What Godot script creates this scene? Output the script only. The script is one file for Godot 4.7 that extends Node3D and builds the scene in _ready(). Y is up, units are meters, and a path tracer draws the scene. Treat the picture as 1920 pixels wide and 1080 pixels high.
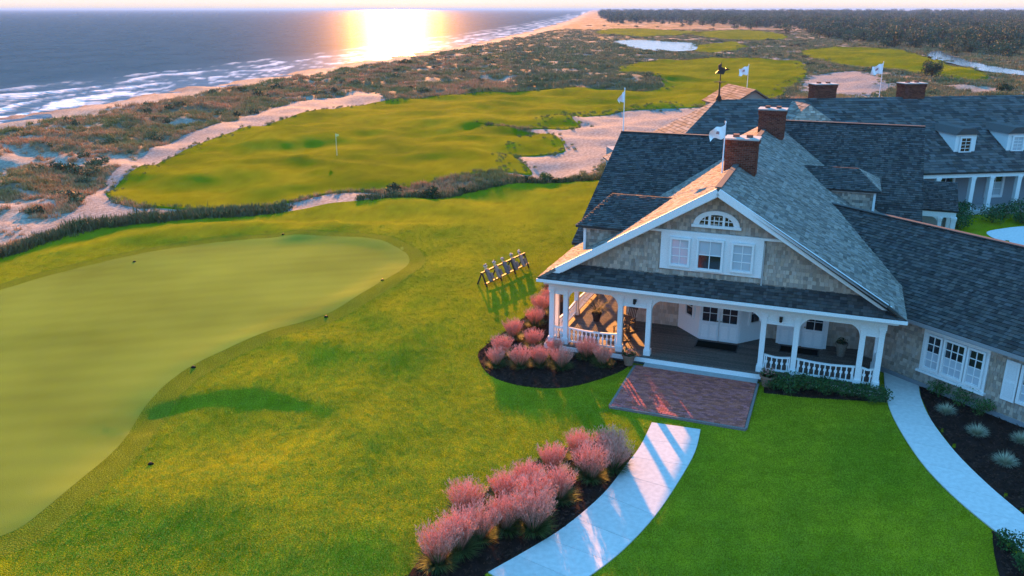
extends Node3D
# A seaside golf clubhouse at low evening sun, seen from the air. Plan outlines below are ground points (x, z) in metres.
const GREEN := [-33.81, -38.49, -32.19, -43.13, -29.69, -46.33, -28.2, -49.43, -25.04, -53.56, -20.73, -56.49, -15.15, -57.92, -10.13, -57.34, -7.57, -54.85, -6.63, -52.32, -6.98, -48.89, -8.19, -45.38, -9.69, -42.29, -11.91, -39.93, -13.56, -37.46, -14.82, -34.65, -15.16, -31.44, -14.86, -28.29, -14.98, -25.64, -15.24, -23.69, -15.86, -22.37, -18.33, -21.17, -25.52, -25.64]
const FAIRWAY := [-35.2, -72.3, -36.9, -77, -37.6, -83.1, -38.1, -95.5, -36.8, -110.5, -33.1, -126.1, -29.5, -139.4, -25, -149.3, -15.6, -157.6, 0, -167.9, 14.8, -177.2, 23.2, -170.2, 31.2, -177.2, 32.5, -199.2, 29.2, -215.8, 29.4, -239.7, 38.8, -263.9, 58.4, -280.9, 79.1, -280.9, 87.3, -263.9, 74.5, -219.4, 60.5, -184.9, 46.6, -156.6, 30.3, -143.4, 20.6, -137.9, 13.3, -132.8, 8.6, -124.9, 9.4, -118.4, 7.1, -113, 1.8, -113.5, -4.7, -116.2, 2.8, -110.5, 5.3, -104.9, 6, -96.6, 4.2, -94.4, 1.5, -93.7, 0.1, -91.2, 1.7, -85.8, 1.1, -82.8, -4.7, -80.9, -9.8, -76.5, -12.9, -74.6, -15, -72.7, -18.2, -70.6, -22.9, -68.3, -27.6, -67.7, -31.6, -68.9]
const BUNKER := [-1.3, -84, -0.6, -96.3, 2, -108.6, 5.6, -127.4, 13.5, -135.7, 30.7, -145, 29, -125.5, 11, -90.9, 8.3, -84, 1.5, -79.5]
const TRACK := [-34.9, -59.41, -34.9, -63.1, -35.5, -67.7, -37.3, -73.6, -39.1, -81.1, -42.7, -105.8, -40.6, -122.4, -38.4, -140.2, -34.4, -153.8, -27.7, -165.8, -23.2, -155.7, -23.5, -145, -32.2, -122.4, -37.1, -93, -36.2, -76, -34.5, -71.4, -30.5, -67.3, -22.4, -66.6, -12.9, -74.1, -11.5, -70.1, -19.5, -65.4, -29.9, -60.3]
const FAR_A := [56.2, -598.7, 81.6, -710, 117.2, -691.6, 130.6, -598.7, 92.8, -527.7, 70.4, -527.7]
const FAR_B := [117.1, -585.6, 171.4, -674.2, 177.8, -598.7, 152.9, -488.9, 121.8, -455.4, 111.9, -498.1]
const FAR_C := [78.2, -377.6, 106.3, -426.2, 98.4, -367.1, 77.7, -326.3, 69.7, -326.3]
const FAR_D := [106.2, -322.3, 134.2, -367.1, 152.4, -357.2, 139, -293.5, 124.3, -244.2, 120.1, -219.4, 106.8, -199.2, 101.9, -212.3, 98.3, -235.3, 97, -263.9]
const WASTE := [66.9, -199.2, 76.9, -219.4, 87.9, -227.1, 90.3, -215.8, 80.5, -184.9, 69, -163.6, 55.8, -163.6]
const POND_A := [50, -433.1, 66.4, -455.4, 77.7, -426.2, 84.9, -412.9, 75.8, -357.2, 67.3, -334.5, 57.1, -334.5, 49.6, -362.1]
const POND_B := [151.2, -318.4, 163.3, -334.5, 148.9, -293.5, 136.8, -253.7, 132.3, -229.1, 130.6, -212.3, 125.6, -203.9, 122.1, -215.8, 122.5, -229.1, 130, -258.7, 134.9, -280.9]
const PATH_L := [5.5, -29.8, 4.76, -27.89, 3.97, -26.36, 3.04, -24.63, 1.68, -22.8, 0.48, -21.56, -0.69, -20.43]
const PATH_R := [7.29, -29.22, 6.72, -27.49, 5.74, -25.47, 4.59, -23.38, 3.38, -21.64, 2.3, -20.43, 0.87, -19.07]
const WALK_L := [16.66, -34.65, 15.81, -32.45, 15.24, -30.48, 14.86, -28.29, 14.67, -26.18, 14.78, -24.15, 15.13, -22.23, 15.67, -20.19]
const WALK_R := [17.8, -33.74, 17.16, -32.2, 16.58, -30.02, 16.27, -27.49, 16.27, -25.3, 16.45, -23.38, 16.68, -21.83, 17.19, -20.19]
const BED_ISLAND := [-1.57, -36.36, -1.41, -37.46, -0.4, -39.56, 0.85, -42.13, 1.64, -44.46, 2.09, -46.04, 2.78, -46.33, 2.86, -41.48, 2.19, -37.8, 5.14, -36.61, 5.61, -36.36, 5.22, -35.25, 4.26, -34.25, 2.3, -33.09, 0.46, -33.25, -0.95, -34.37]
const BED_PATH := [-2.99, -19.73, -2.54, -21.3, -2.01, -22.8, -1.23, -24.15, 0, -25.82, 1.57, -27.49, 3.01, -28.29, 3.99, -28.05, 4.32, -27.26, 4.02, -26.43, 3.05, -24.7, 1.68, -22.85, 0.48, -21.61, -0.69, -20.48, -1.49, -19.73]
const BED_WING := [17.77, -33.63, 17.2, -32.2, 16.62, -30.02, 16.31, -27.49, 16.31, -25.3, 16.48, -23.38, 16.72, -21.83, 17.22, -20.19, 21.43, -22.51, 20.89, -28.29]
const BED_FRONT := [11.14, -33.97, 15.85, -32.56, 15.53, -31.69, 14.22, -31.84, 12.09, -32.14, 10.69, -32.56]
const BED_CORNER := [14.98, -22.51, 15, -21.43, 15.53, -19.96, 13.66, -17.84, 13.87, -19.96]
const DRIVE := [34.35, -59.11, 36.4, -60.7, 39.6, -61.5, 45.1, -60.7, 40.2, -53.56, 34.99, -55.52]
const LAWN_TOP := [-38.26, -38.49, -36.56, -47.33, -34, -53.81, -32.58, -57.92, -30.3, -61.1, -25.3, -63.8, -19.6, -65.6, -12.2, -70.1, -7.4, -72.3, -2.9, -75.5, 2, -77.7, 7.9, -79.8, 15.4, -83.1]
const MUHLY_I := [2.15, -46.04, 2, -43.83, 1.53, -42.13, 1.18, -40.39, 0.05, -38.49, -0.5, -36.36, 1.02, -37.46, 0.36, -35.13, 1.99, -36.36, 1.26, -35.25, 2.22, -34.95, 3.47, -36.1, 4.12, -35.25, -0.73, -35.25]
const MUHLY_P := [3.52, -27.03, 2.42, -27.03, 2.73, -25.57, 1.4, -26, 1.55, -24.25, 0.54, -24.8, 0.69, -23.44, -0.26, -23.99, -0.17, -22.51, -1.48, -23.23, -0.98, -21.96, -1.59, -21.3, -2.14, -20.67, 0.66, -22.51, 3.57, -26.18]
const SHRUB_F := [11.21, -33.09, 11.71, -32.72, 12.39, -32.72, 13.02, -32.56, 13.59, -32.45, 14.35, -32.2, 15.11, -31.84]
const BUMPS := [-17.2, -84.6, -29.9, -91.6, -27.5, -115.1, -29.6, -103.1, -5.3, -93.7, -4, -105.8, -12.2, -121.3, 0, -116.7, -17.8, -109, -33.1, -82.2, -16, -61.5, -25.88, -55.52, -20.84, -59.11, -2.03, -51.13, -3.98, -45.85, -6.16, -41.48, -8.12, -38.49, -11.53, -29.14, -9.72, -30.02, -12.94, -27.49, -8.11, -59.11, -7.4, -25.64, -4.32, -22.51, 27, -199.2, 19.7, -187.6]

const HOUSE_AT := Vector3(1.902, 0.0, -37.493)
const HOUSE_TURN := -0.37175
const SHORE_Z := [0.0, -80.0, -124.5, -139.8, -166.6, -205.7, -278.2, -414.1, -656.7, -1290.0, -2287.0, -5000.0, -50000.0]
const SHORE_X := [-98.0, -94.0, -86.8, -83.9, -78.7, -71.1, -54.6, -27.7, 8.0, 77.9, 172.2, 420.0, 4600.0]
const DUNE_Z := [0.0, -40.0, -55.0, -63.0, -80.0, -102.0, -134.0, -158.0, -168.0, -180.0, -190.0, -260.0]
const DUNE_X := [-52.0, -42.0, -37.0, -36.0, -40.0, -43.0, -40.0, -29.0, -6.0, 16.0, 27.0, 30.0]
const GREEN_Z := [-10.0, -22.0, -23.7, -28.0, -31.4, -34.6, -37.5, -40.0, -42.3, -45.4, -49.0, -52.3, -55.0, -57.3, -58.5]
const GREEN_X := [-20.0, -16.5, -15.2, -14.9, -15.2, -14.8, -13.6, -11.9, -9.7, -8.2, -7.0, -6.6, -7.6, -10.1, -14.0]
const BUMP_SIZE := [0.62, 5.2, 0.5, 4.4, 0.8, 5.5, 0.6, 4.0, 0.7, 4.6, 0.65, 4.6, 0.8, 7.0, 0.75, 7.0, 0.45, 4.8, 0.4, 5.2, 0.42, 4.2, 0.35, 4.0, 0.35, 4.0, 0.24, 3.5, 0.26, 3.5, 0.28, 3.2, 0.26, 3.0, 0.0, 2.4, 0.0, 2.2, 0.0, 2.6, 0.35, 4.0, 0.4, 4.5, 0.2, 4.0, 1.5, 9.0, 1.2, 8.0]

class MB:
	var v := PackedVector3Array()
	var n := PackedVector3Array()
	var c := PackedColorArray()
	func tri(a: Vector3, b: Vector3, d: Vector3, col: Color) -> void:
		var m := (b - a).cross(d - a).normalized()
		v.append(a); v.append(d); v.append(b)
		for i in 3:
			n.append(m); c.append(col)
	func quad(a: Vector3, b: Vector3, d: Vector3, e: Vector3, col: Color) -> void:
		var m := (b - a).cross(e - a)
		if m.length_squared() < 1e-14:
			m = (d - a).cross(e - a)
		m = m.normalized()
		v.append(a); v.append(d); v.append(b); v.append(a); v.append(e); v.append(d)
		for i in 6:
			n.append(m); c.append(col)
	func box(at: Vector3, size: Vector3, col: Color, bs := Basis.IDENTITY) -> void:
		var x := bs.x * size.x * 0.5
		var y := bs.y * size.y * 0.5
		var z := bs.z * size.z * 0.5
		quad(at - x - y + z, at + x - y + z, at + x + y + z, at - x + y + z, col)
		quad(at + x - y - z, at - x - y - z, at - x + y - z, at + x + y - z, col)
		quad(at + x - y + z, at + x - y - z, at + x + y - z, at + x + y + z, col)
		quad(at - x - y - z, at - x - y + z, at - x + y + z, at - x + y - z, col)
		quad(at - x + y + z, at + x + y + z, at + x + y - z, at - x + y - z, col)
		quad(at - x - y - z, at + x - y - z, at + x - y + z, at - x - y + z, col)
	func span(p: Vector3, q: Vector3, w: float, h: float, col: Color, up := Vector3.UP) -> void:
		var d := (q - p).normalized()
		var side := d.cross(up).normalized()
		var u := side.cross(d)
		box((p + q) * 0.5, Vector3((q - p).length(), h, w), col, Basis(d, u, side))
	func prism(pts: PackedVector3Array, ext: Vector3, col: Color) -> void:
		# convex outline, counter-clockwise seen from the front; ext points away from the viewer
		for i in range(1, pts.size() - 1):
			tri(pts[0], pts[i], pts[i + 1], col)
			tri(pts[0] + ext, pts[i + 1] + ext, pts[i] + ext, col)
		for i in pts.size():
			var a := pts[i]
			var b := pts[(i + 1) % pts.size()]
			quad(a + ext, b + ext, b, a, col)
	func tube(pts: PackedVector3Array, radii: PackedFloat32Array, sides: int, col: Color) -> void:
		var rings := []
		var dirs := []
		var ref := Vector3(0.31, 0.17, 0.94)
		for i in pts.size():
			var d := (pts[mini(i + 1, pts.size() - 1)] - pts[maxi(i - 1, 0)]).normalized()
			if absf(d.dot(ref)) > 0.95:
				ref = Vector3(0.94, 0.1, 0.3)
			var x := d.cross(ref).normalized()
			var y := x.cross(d)
			var ring := PackedVector3Array()
			var nr := PackedVector3Array()
			for k in sides:
				var a := TAU * k / sides
				var o := x * cos(a) - y * sin(a)
				nr.append(o)
				ring.append(pts[i] + o * radii[i])
			rings.append(ring); dirs.append(nr)
		for i in pts.size() - 1:
			for k in sides:
				var k2 := (k + 1) % sides
				var a: Vector3 = rings[i][k]
				var b: Vector3 = rings[i][k2]
				var d: Vector3 = rings[i + 1][k2]
				var e: Vector3 = rings[i + 1][k]
				v.append(a); v.append(d); v.append(b); v.append(a); v.append(e); v.append(d)
				n.append(dirs[i][k]); n.append(dirs[i + 1][k2]); n.append(dirs[i][k2]); n.append(dirs[i][k]); n.append(dirs[i + 1][k]); n.append(dirs[i + 1][k2])
				for j in 6:
					c.append(col)
		for k in range(1, sides - 1):
			var last: PackedVector3Array = rings[pts.size() - 1]
			tri(last[0], last[k], last[k + 1], col)
			var first: PackedVector3Array = rings[0]
			tri(first[0], first[k + 1], first[k], col)
	func lathe(at: Vector3, prof: PackedVector2Array, sides: int, col: Color) -> void:
		var pts := PackedVector3Array()
		var rad := PackedFloat32Array()
		for p in prof:
			pts.append(at + Vector3(0, p.y, 0)); rad.append(p.x)
		tube(pts, rad, sides, col)
	func mesh() -> ArrayMesh:
		var m := ArrayMesh.new()
		var arr := []
		arr.resize(Mesh.ARRAY_MAX)
		arr[Mesh.ARRAY_VERTEX] = v
		arr[Mesh.ARRAY_NORMAL] = n
		arr[Mesh.ARRAY_COLOR] = c
		m.add_surface_from_arrays(Mesh.PRIMITIVE_TRIANGLES, arr)
		return m

var M := {}
var rng := RandomNumberGenerator.new()
var used := {}
var n_dune := FastNoiseLite.new()
var n_fine := FastNoiseLite.new()
var n_turf := FastNoiseLite.new()
var n_patch := FastNoiseLite.new()
var bumps := PackedFloat32Array()
var poly := {}

func _ready() -> void:
	rng.seed = 20240611
	# ---- camera
	var cam := Camera3D.new()
	cam.name = "camera"
	cam.position = Vector3(0, 15.5, 0)
	cam.rotation_degrees = Vector3(-18.317, 0, 0)
	cam.fov = 37.74
	cam.near = 0.1
	cam.far = 80000.0
	add_child(cam)
	cam.current = true
	# ---- sky
	var env := Environment.new()
	var sky_m := ProceduralSkyMaterial.new()
	sky_m.sky_top_color = Color(0.285, 0.517, 0.705)
	sky_m.sky_horizon_color = Color(0.575, 0.505, 0.45)
	sky_m.sky_curve = 0.055
	sky_m.ground_bottom_color = Color(0.25, 0.28, 0.2)
	sky_m.ground_horizon_color = Color(0.38, 0.37, 0.36)
	sky_m.sun_angle_max = 30.0
	var sky := Sky.new()
	sky.sky_material = sky_m
	env.background_mode = Environment.BG_SKY
	env.sky = sky
	env.background_energy_multiplier = 1.0
	env.tonemap_mode = Environment.TONE_MAPPER_LINEAR
	env.tonemap_exposure = 4.7
	env.sdfgi_enabled = true
	env.ssao_enabled = true
	env.ssil_enabled = true
	env.fog_enabled = true
	env.fog_density = 0.00011
	env.fog_light_color = Color(0.55, 0.72, 0.92)
	var we := WorldEnvironment.new()
	we.name = "world_environment"
	we.environment = env
	add_child(we)
	# ---- sun, low over the sea to the back left
	var sun := DirectionalLight3D.new()
	sun.name = "sun"
	sun.light_color = Color(1.0, 0.65, 0.32)
	sun.light_energy = 1.6
	sun.light_angular_distance = 0.5
	sun.shadow_enabled = true
	var el := deg_to_rad(10.6)
	var bearing := deg_to_rad(-7.5)
	var towards := Vector3(sin(bearing) * cos(el), sin(el), -cos(bearing) * cos(el))
	add_child(sun)
	sun.look_at_from_position(towards * 100.0, Vector3.ZERO, Vector3.UP)
	# ---- noises that shape the land
	n_dune.seed = 11
	n_dune.frequency = 0.065
	n_dune.fractal_octaves = 3
	n_fine.seed = 12
	n_fine.frequency = 0.16
	n_fine.fractal_octaves = 3
	n_turf.seed = 13
	n_turf.frequency = 0.055
	n_turf.fractal_octaves = 2
	n_patch.seed = 14
	n_patch.frequency = 0.035
	n_patch.fractal_octaves = 3
	for i in range(0, BUMPS.size(), 2):
		bumps.append(BUMPS[i]); bumps.append(BUMPS[i + 1])
		bumps.append(BUMP_SIZE[i]); bumps.append(BUMP_SIZE[i + 1] * BUMP_SIZE[i + 1])
	var t0 := Time.get_ticks_msec()
	make_materials()
	print("materials ", Time.get_ticks_msec() - t0)
	build_land()
	print("land ", Time.get_ticks_msec() - t0)
	build_patio()
	build_clubhouse()
	build_wing()
	build_hall()
	print("buildings ", Time.get_ticks_msec() - t0)
	build_wild()
	build_lawn_grass()
	build_forest()
	print("wild ", Time.get_ticks_msec() - t0)
	build_beds()
	build_small()
	print("done ", Time.get_ticks_msec() - t0)

func V(u: float, h: float, b: float) -> Vector3:      # along the front, up, towards the back
	return Vector3(u, h, -b)

func numbered(called: String) -> String:
	var k: int = used.get(called, -1) + 1
	used[called] = k
	return called if k == 0 else "%s_%03d" % [called, k]

func put(mb: MB, called: String, m: Material, parent: Node = self) -> MeshInstance3D:
	return put_mesh(mb.mesh(), called, m, parent)

func put_mesh(me: Mesh, called: String, m: Material, parent: Node = self) -> MeshInstance3D:
	var o := MeshInstance3D.new()
	o.name = numbered(called) if parent == self else called
	o.mesh = me
	o.material_override = m
	parent.add_child(o, true)
	return o

func thing(called: String, at: Vector3, turn := 0.0) -> Node3D:
	var o := Node3D.new()
	o.name = numbered(called)
	add_child(o)
	o.position = at
	o.rotation.y = turn
	return o

func tag(o: Node, label: String, category: String, group := "") -> void:
	o.set_meta("label", label)
	o.set_meta("category", category)
	if group != "":
		o.set_meta("group", group)

func kind(o: Node, k: String) -> void:
	o.set_meta("kind", k)

func look(table_z: Array, table_x: Array, z: float) -> float:
	for i in table_z.size() - 1:
		if z >= table_z[i + 1]:
			return lerpf(table_x[i], table_x[i + 1], clampf((z - table_z[i]) / (table_z[i + 1] - table_z[i]), 0.0, 1.0))
	return table_x[-1]

func ss(a: float, b: float, x: float) -> float:
	var t := clampf((x - a) / (b - a), 0.0, 1.0)
	return t * t * (3.0 - 2.0 * t)

func hgt(x: float, z: float) -> float:
	var s := x - look(SHORE_Z, SHORE_X, z)
	if s < 0.0:
		return maxf(-1.5 + s * 0.06, -6.0)
	var h := 0.0
	if s < 32.0:
		h = lerpf(-1.5, 0.0, s / 32.0)
	var dune := ss(13.0, 24.0, s)
	if z > -260.0:
		var xd := look(DUNE_Z, DUNE_X, z)
		dune *= maxf(ss(0.0, 7.0, xd - x), ss(-175.0, -200.0, z) * 0.5 * ss(60.0, 40.0, absf(x - 150.0)))
	if z < -185.0 and x > 10.0:
		dune *= 0.4
	if dune > 0.001:
		var a := n_dune.get_noise_2d(x, z)
		var r := 1.0 - absf(n_dune.get_noise_2d(x * 0.6 + 300.0, z * 0.6)) * 2.0
		h += dune * (a * 1.05 + r * 0.7 + n_fine.get_noise_2d(x, z) * 0.45 - 0.1)
	if dune < 0.999:
		var relief := ss(1.5, -6.0, x) if z > -62.0 else ss(-58.0, -70.0, z + maxf(0.0, x) * 0.9)
		relief *= 1.0 - dune
		if z > -60.0 and x < 0.0:
			relief *= 1.0 - 0.88 * ss(-0.5, 2.5, look(GREEN_Z, GREEN_X, z) - x) * ss(-0.5, 2.0, minf(z + 57.5, (z + 46.3) * 0.8 + (x + 29.7) * 1.1 + 7.0))
		if relief > 0.001:
			var t := n_turf.get_noise_2d(x, z) * (0.22 if z > -62.0 else lerpf(0.22, 0.72, ss(-62.0, -75.0, z))) + n_turf.get_noise_2d(x * 2.6 + 70.0, z * 2.6) * (0.07 if z > -62.0 else lerpf(0.07, 0.15, ss(-62.0, -75.0, z)))
			if z > -64.0:
				t += n_turf.get_noise_2d((x * 0.9 + z * 0.43) * 3.4, (z * 0.9 - x * 0.43) * 0.9 + 500.0) * 0.12
				var hx := (x + 11.3 + n_fine.get_noise_2d(x, z) * 0.7) / 4.4
				var hz := (z + 29.4) / (3.3 if z < -29.4 else 4.2)
				var hd := sqrt(hx * hx + hz * hz)
				if hd < 1.6:
					t -= 0.17 * (ss(1.05, 0.82, hd) if z < -29.4 else ss(1.6, 0.2, hd))
			var wx := x + n_turf.get_noise_2d(x * 1.8 + 11.0, z * 1.8) * 4.0
			var wz := z + n_turf.get_noise_2d(x * 1.8, z * 1.8 + 40.0) * 4.0
			for i in range(0, bumps.size(), 4):
				var dx := wx - bumps[i]
				var dz := wz - bumps[i + 1]
				var q := (dx * dx + dz * dz * 0.7) / bumps[i + 3]
				if q < 5.0:
					t += bumps[i + 2] * 0.85 * exp(-q)
			h += t * relief
	return h

func smooth(flat: Array, closed := true, steps := 4) -> PackedVector2Array:
	var p := PackedVector2Array()
	for i in range(0, flat.size(), 2):
		p.append(Vector2(flat[i], flat[i + 1]))
	var out := PackedVector2Array()
	var k := p.size()
	for i in (k if closed else k - 1):
		var a := p[(i - 1 + k) % k] if closed else p[maxi(i - 1, 0)]
		var b := p[i]
		var d := p[(i + 1) % k]
		var e := p[(i + 2) % k] if closed else p[mini(i + 2, k - 1)]
		for j in steps:
			out.append(b.cubic_interpolate(d, a, e, float(j) / steps))
	if not closed:
		out.append(p[k - 1])
	return out

func plain(flat: Array) -> PackedVector2Array:
	var p := PackedVector2Array()
	for i in range(0, flat.size(), 2):
		p.append(Vector2(flat[i], flat[i + 1]))
	return p

# ---------------------------------------------------------------- materials
func grain(seed_: int, freq: float, lo: float, hi: float, size := 512, fractal := 4) -> ImageTexture:
	var f := FastNoiseLite.new()
	f.seed = seed_
	f.frequency = freq
	f.fractal_octaves = fractal
	f.noise_type = FastNoiseLite.TYPE_SIMPLEX_SMOOTH
	var im := f.get_seamless_image(size, size)
	im.convert(Image.FORMAT_L8)
	var d := im.get_data()
	for i in d.size():
		d[i] = int(clampf(lerpf(lo, hi, d[i] / 255.0), 0.0, 1.0) * 255.0)
	return ImageTexture.create_from_image(Image.create_from_data(size, size, false, Image.FORMAT_L8, d))

func relief_map(seed_: int, freq: float, strength: float, size := 512, fractal := 4, stretch := 1.0) -> ImageTexture:
	var f := FastNoiseLite.new()
	f.seed = seed_
	f.frequency = freq
	f.fractal_octaves = fractal
	f.noise_type = FastNoiseLite.TYPE_SIMPLEX_SMOOTH
	var im := f.get_seamless_image(size, int(size * stretch))
	if stretch != 1.0:
		im.resize(size, size, Image.INTERPOLATE_CUBIC)
	im.convert(Image.FORMAT_RGBA8)
	im.bump_map_to_normal_map(strength)
	return ImageTexture.create_from_image(im)

func mat(rough: float, tex: Texture2D = null, scale := 1.0, nrm: Texture2D = null, nscale := 1.0, spec := 0.5) -> StandardMaterial3D:
	var m := StandardMaterial3D.new()
	m.vertex_color_use_as_albedo = true
	m.roughness = rough
	m.metallic_specular = spec
	m.uv1_triplanar = true
	m.uv1_world_triplanar = true
	m.uv1_scale = Vector3.ONE * scale
	if tex:
		m.albedo_texture = tex
	if nrm:
		m.normal_enabled = true
		m.normal_texture = nrm
		m.normal_scale = nscale
	return m

func make_materials() -> void:
	var soft := grain(3, 0.02, 0.62, 1.0)
	var strong := grain(5, 0.03, 0.35, 1.0)
	var blades := grain(7, 0.09, 0.48, 1.0, 512, 5)
	var n_grass := relief_map(9, 0.10, 6.0, 512, 4)
	var n_sand := relief_map(11, 0.05, 6.0, 512, 5)
	M.turf = mat(1.0, blades, 0.28, n_grass, 0.9, 0.03)
	M.green = mat(1.0, grain(13, 0.12, 0.78, 1.0, 512, 3), 0.4, n_grass, 0.25, 0.04)
	M.sand = mat(0.95, soft, 0.21, n_sand, 0.8, 0.2)
	M.white = mat(0.55, grain(15, 0.05, 0.86, 1.0), 0.7)
	M.white.albedo_color = Color(1, 1, 1)
	M.cedar = mat(0.9, grain(17, 0.06, 0.7, 1.0), 1.3, null, 1.0, 0.25)
	M.brick = mat(0.95, soft, 2.0, n_sand, 0.5, 0.05)
	M.paving = mat(0.85, grain(19, 0.02, 0.9, 1.0, 512, 5), 0.37, n_sand, 0.08, 0.3)
	M.plank = mat(0.6, strong, 0.9, null, 1.0, 0.4)
	M.mulch = mat(1.0, grain(21, 0.12, 0.2, 1.0, 512, 5), 0.8, n_sand, 1.6, 0.1)
	M.paint = mat(0.6)
	M.metal = mat(0.4)
	M.metal.metallic = 0.8
	M.leaf = mat(0.75, null, 1.0, null, 1.0, 0.3)
	M.leaf.backlight = Color(0.45, 0.45, 0.2)
	M.leaf.cull_mode = BaseMaterial3D.CULL_DISABLED
	M.plume = mat(0.9, null, 1.0, null, 1.0, 0.1)
	M.plume.backlight = Color(0.7, 0.6, 0.6)
	M.plume.cull_mode = BaseMaterial3D.CULL_DISABLED
	M.cloth = mat(0.9)
	M.cloth.backlight = Color(0.5, 0.5, 0.5)
	M.cloth.cull_mode = BaseMaterial3D.CULL_DISABLED
	M.glass = mat(0.06, null, 1.0, null, 1.0, 0.6)
	M.sea = mat(0.5, null, 0.006, relief_map(23, 0.035, 9.0, 1024, 5, 1.8), 1.0, 0.0)
	M.sea.clearcoat_enabled = true
	M.sea.clearcoat = 0.18
	M.sea.clearcoat_roughness = 0.2
	M.pond = mat(0.06, null, 0.1, relief_map(25, 0.03, 3.0, 512, 3), 0.25, 0.5)

# ---------------------------------------------------------------- terrain
var az := PackedFloat32Array()      # bearings and distances of the terrain's rows and columns: finer where the land is near
var ds := PackedFloat32Array()
var gp := PackedVector3Array()
var gn := PackedVector3Array()

func make_grid() -> void:
	var a := -180.0
	while a < -50.0:
		az.append(deg_to_rad(a)); a += 5.0
	a = -46.0
	while a < 46.01:
		az.append(deg_to_rad(a)); a += 0.2
	a = 50.0
	while a <= 180.01:
		az.append(deg_to_rad(a)); a += 5.0
	for d0 in [0.02, 4.0, 8.0, 12.0, 14.0]:
		ds.append(d0)
	var d := 15.0
	while d < 2600.0:
		ds.append(d)
		d *= 1.0115 if d < 160.0 else 1.018
	while d < 60000.0:
		ds.append(d); d *= 1.35
	var w := az.size()
	gp.resize(w * ds.size()); gn.resize(w * ds.size())
	for j in ds.size():
		for i in w:
			var x := sin(az[i]) * ds[j]
			var z := -cos(az[i]) * ds[j]
			var h := hgt(x, z) if ds[j] > 3.0 else 0.0
			if z < -200.0 and x > 40.0 and x < 170.0 and z > -460.0 and (Geometry2D.is_point_in_polygon(Vector2(x, z), poly.pond) or Geometry2D.is_point_in_polygon(Vector2(x, z), poly.creek)):
				h = -0.3
			gp[j * w + i] = Vector3(x, h, z)
	for j in ds.size():
		for i in w:
			var l := gp[j * w + maxi(i - 1, 0)]
			var r := gp[j * w + mini(i + 1, w - 1)]
			var f := gp[mini(j + 1, ds.size() - 1) * w + i]
			var b := gp[maxi(j - 1, 0) * w + i]
			var m := (r - l).cross(f - b)
			gn[j * w + i] = m.normalized() if m.length_squared() > 1e-12 else Vector3.UP

func indexed(vs: PackedVector3Array, ns: PackedVector3Array, cs: PackedColorArray, ix: PackedInt32Array) -> ArrayMesh:
	var m := ArrayMesh.new()
	var arr := []
	arr.resize(Mesh.ARRAY_MAX)
	arr[Mesh.ARRAY_VERTEX] = vs
	arr[Mesh.ARRAY_NORMAL] = ns
	arr[Mesh.ARRAY_COLOR] = cs
	arr[Mesh.ARRAY_INDEX] = ix
	m.add_surface_from_arrays(Mesh.PRIMITIVE_TRIANGLES, arr)
	return m

const SAND := Color(0.50, 0.40, 0.32)
const SCRUB := Color(0.29, 0.18, 0.10)

func dune_cover(x: float, z: float) -> float:      # share of the ground that scrub covers
	var s := x - look(SHORE_Z, SHORE_X, z)
	var k := n_patch.get_noise_2d(x, z) * 1.1 + n_fine.get_noise_2d(x * 1.3, z * 1.3) * 0.5
	var rise := n_dune.get_noise_2d(x, z) * 0.5
	var near := ss(-110.0, -70.0, z)
	return ss(-0.1, 0.25, k + rise + 0.45 - 0.3 * near) * ss(14.0, 22.0, s + n_fine.get_noise_2d(x * 2.0, z * 2.0) * 8.0)

func ground_sheet() -> void:
	var w := az.size()
	var cs := PackedColorArray()
	cs.resize(gp.size())
	for k in gp.size():
		var p := gp[k]
		var s := p.x - look(SHORE_Z, SHORE_X, p.z)
		var col := SAND
		if s < 8.0:
			col = SAND.lerp(Color(0.24, 0.2, 0.18), ss(8.0, 0.0, s))      # wet sand
		else:
			col = SAND.lerp(SCRUB, dune_cover(p.x, p.z) * 0.9)
			if p.z < -150.0:
				var g := ss(0.05, 0.35, n_patch.get_noise_2d(p.x * 0.5 + 99.0, p.z * 0.5))
				col = col.lerp(Color(0.075, 0.095, 0.03), g * 0.8 * ss(30.0, 70.0, s))
		var t := 0.85 + 0.3 * n_fine.get_noise_2d(p.x * 3.0, p.z * 3.0)
		cs[k] = Color(col.r * t, col.g * t, col.b * t)
	var ix := PackedInt32Array()
	for j in ds.size() - 1:
		for i in w - 1:
			var a := j * w + i
			ix.append(a); ix.append(a + w); ix.append(a + w + 1)
			ix.append(a); ix.append(a + w + 1); ix.append(a + 1)
	var o := put_mesh(indexed(gp, gn, cs, ix), "ground", M.sand)
	kind(o, "structure")

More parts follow.
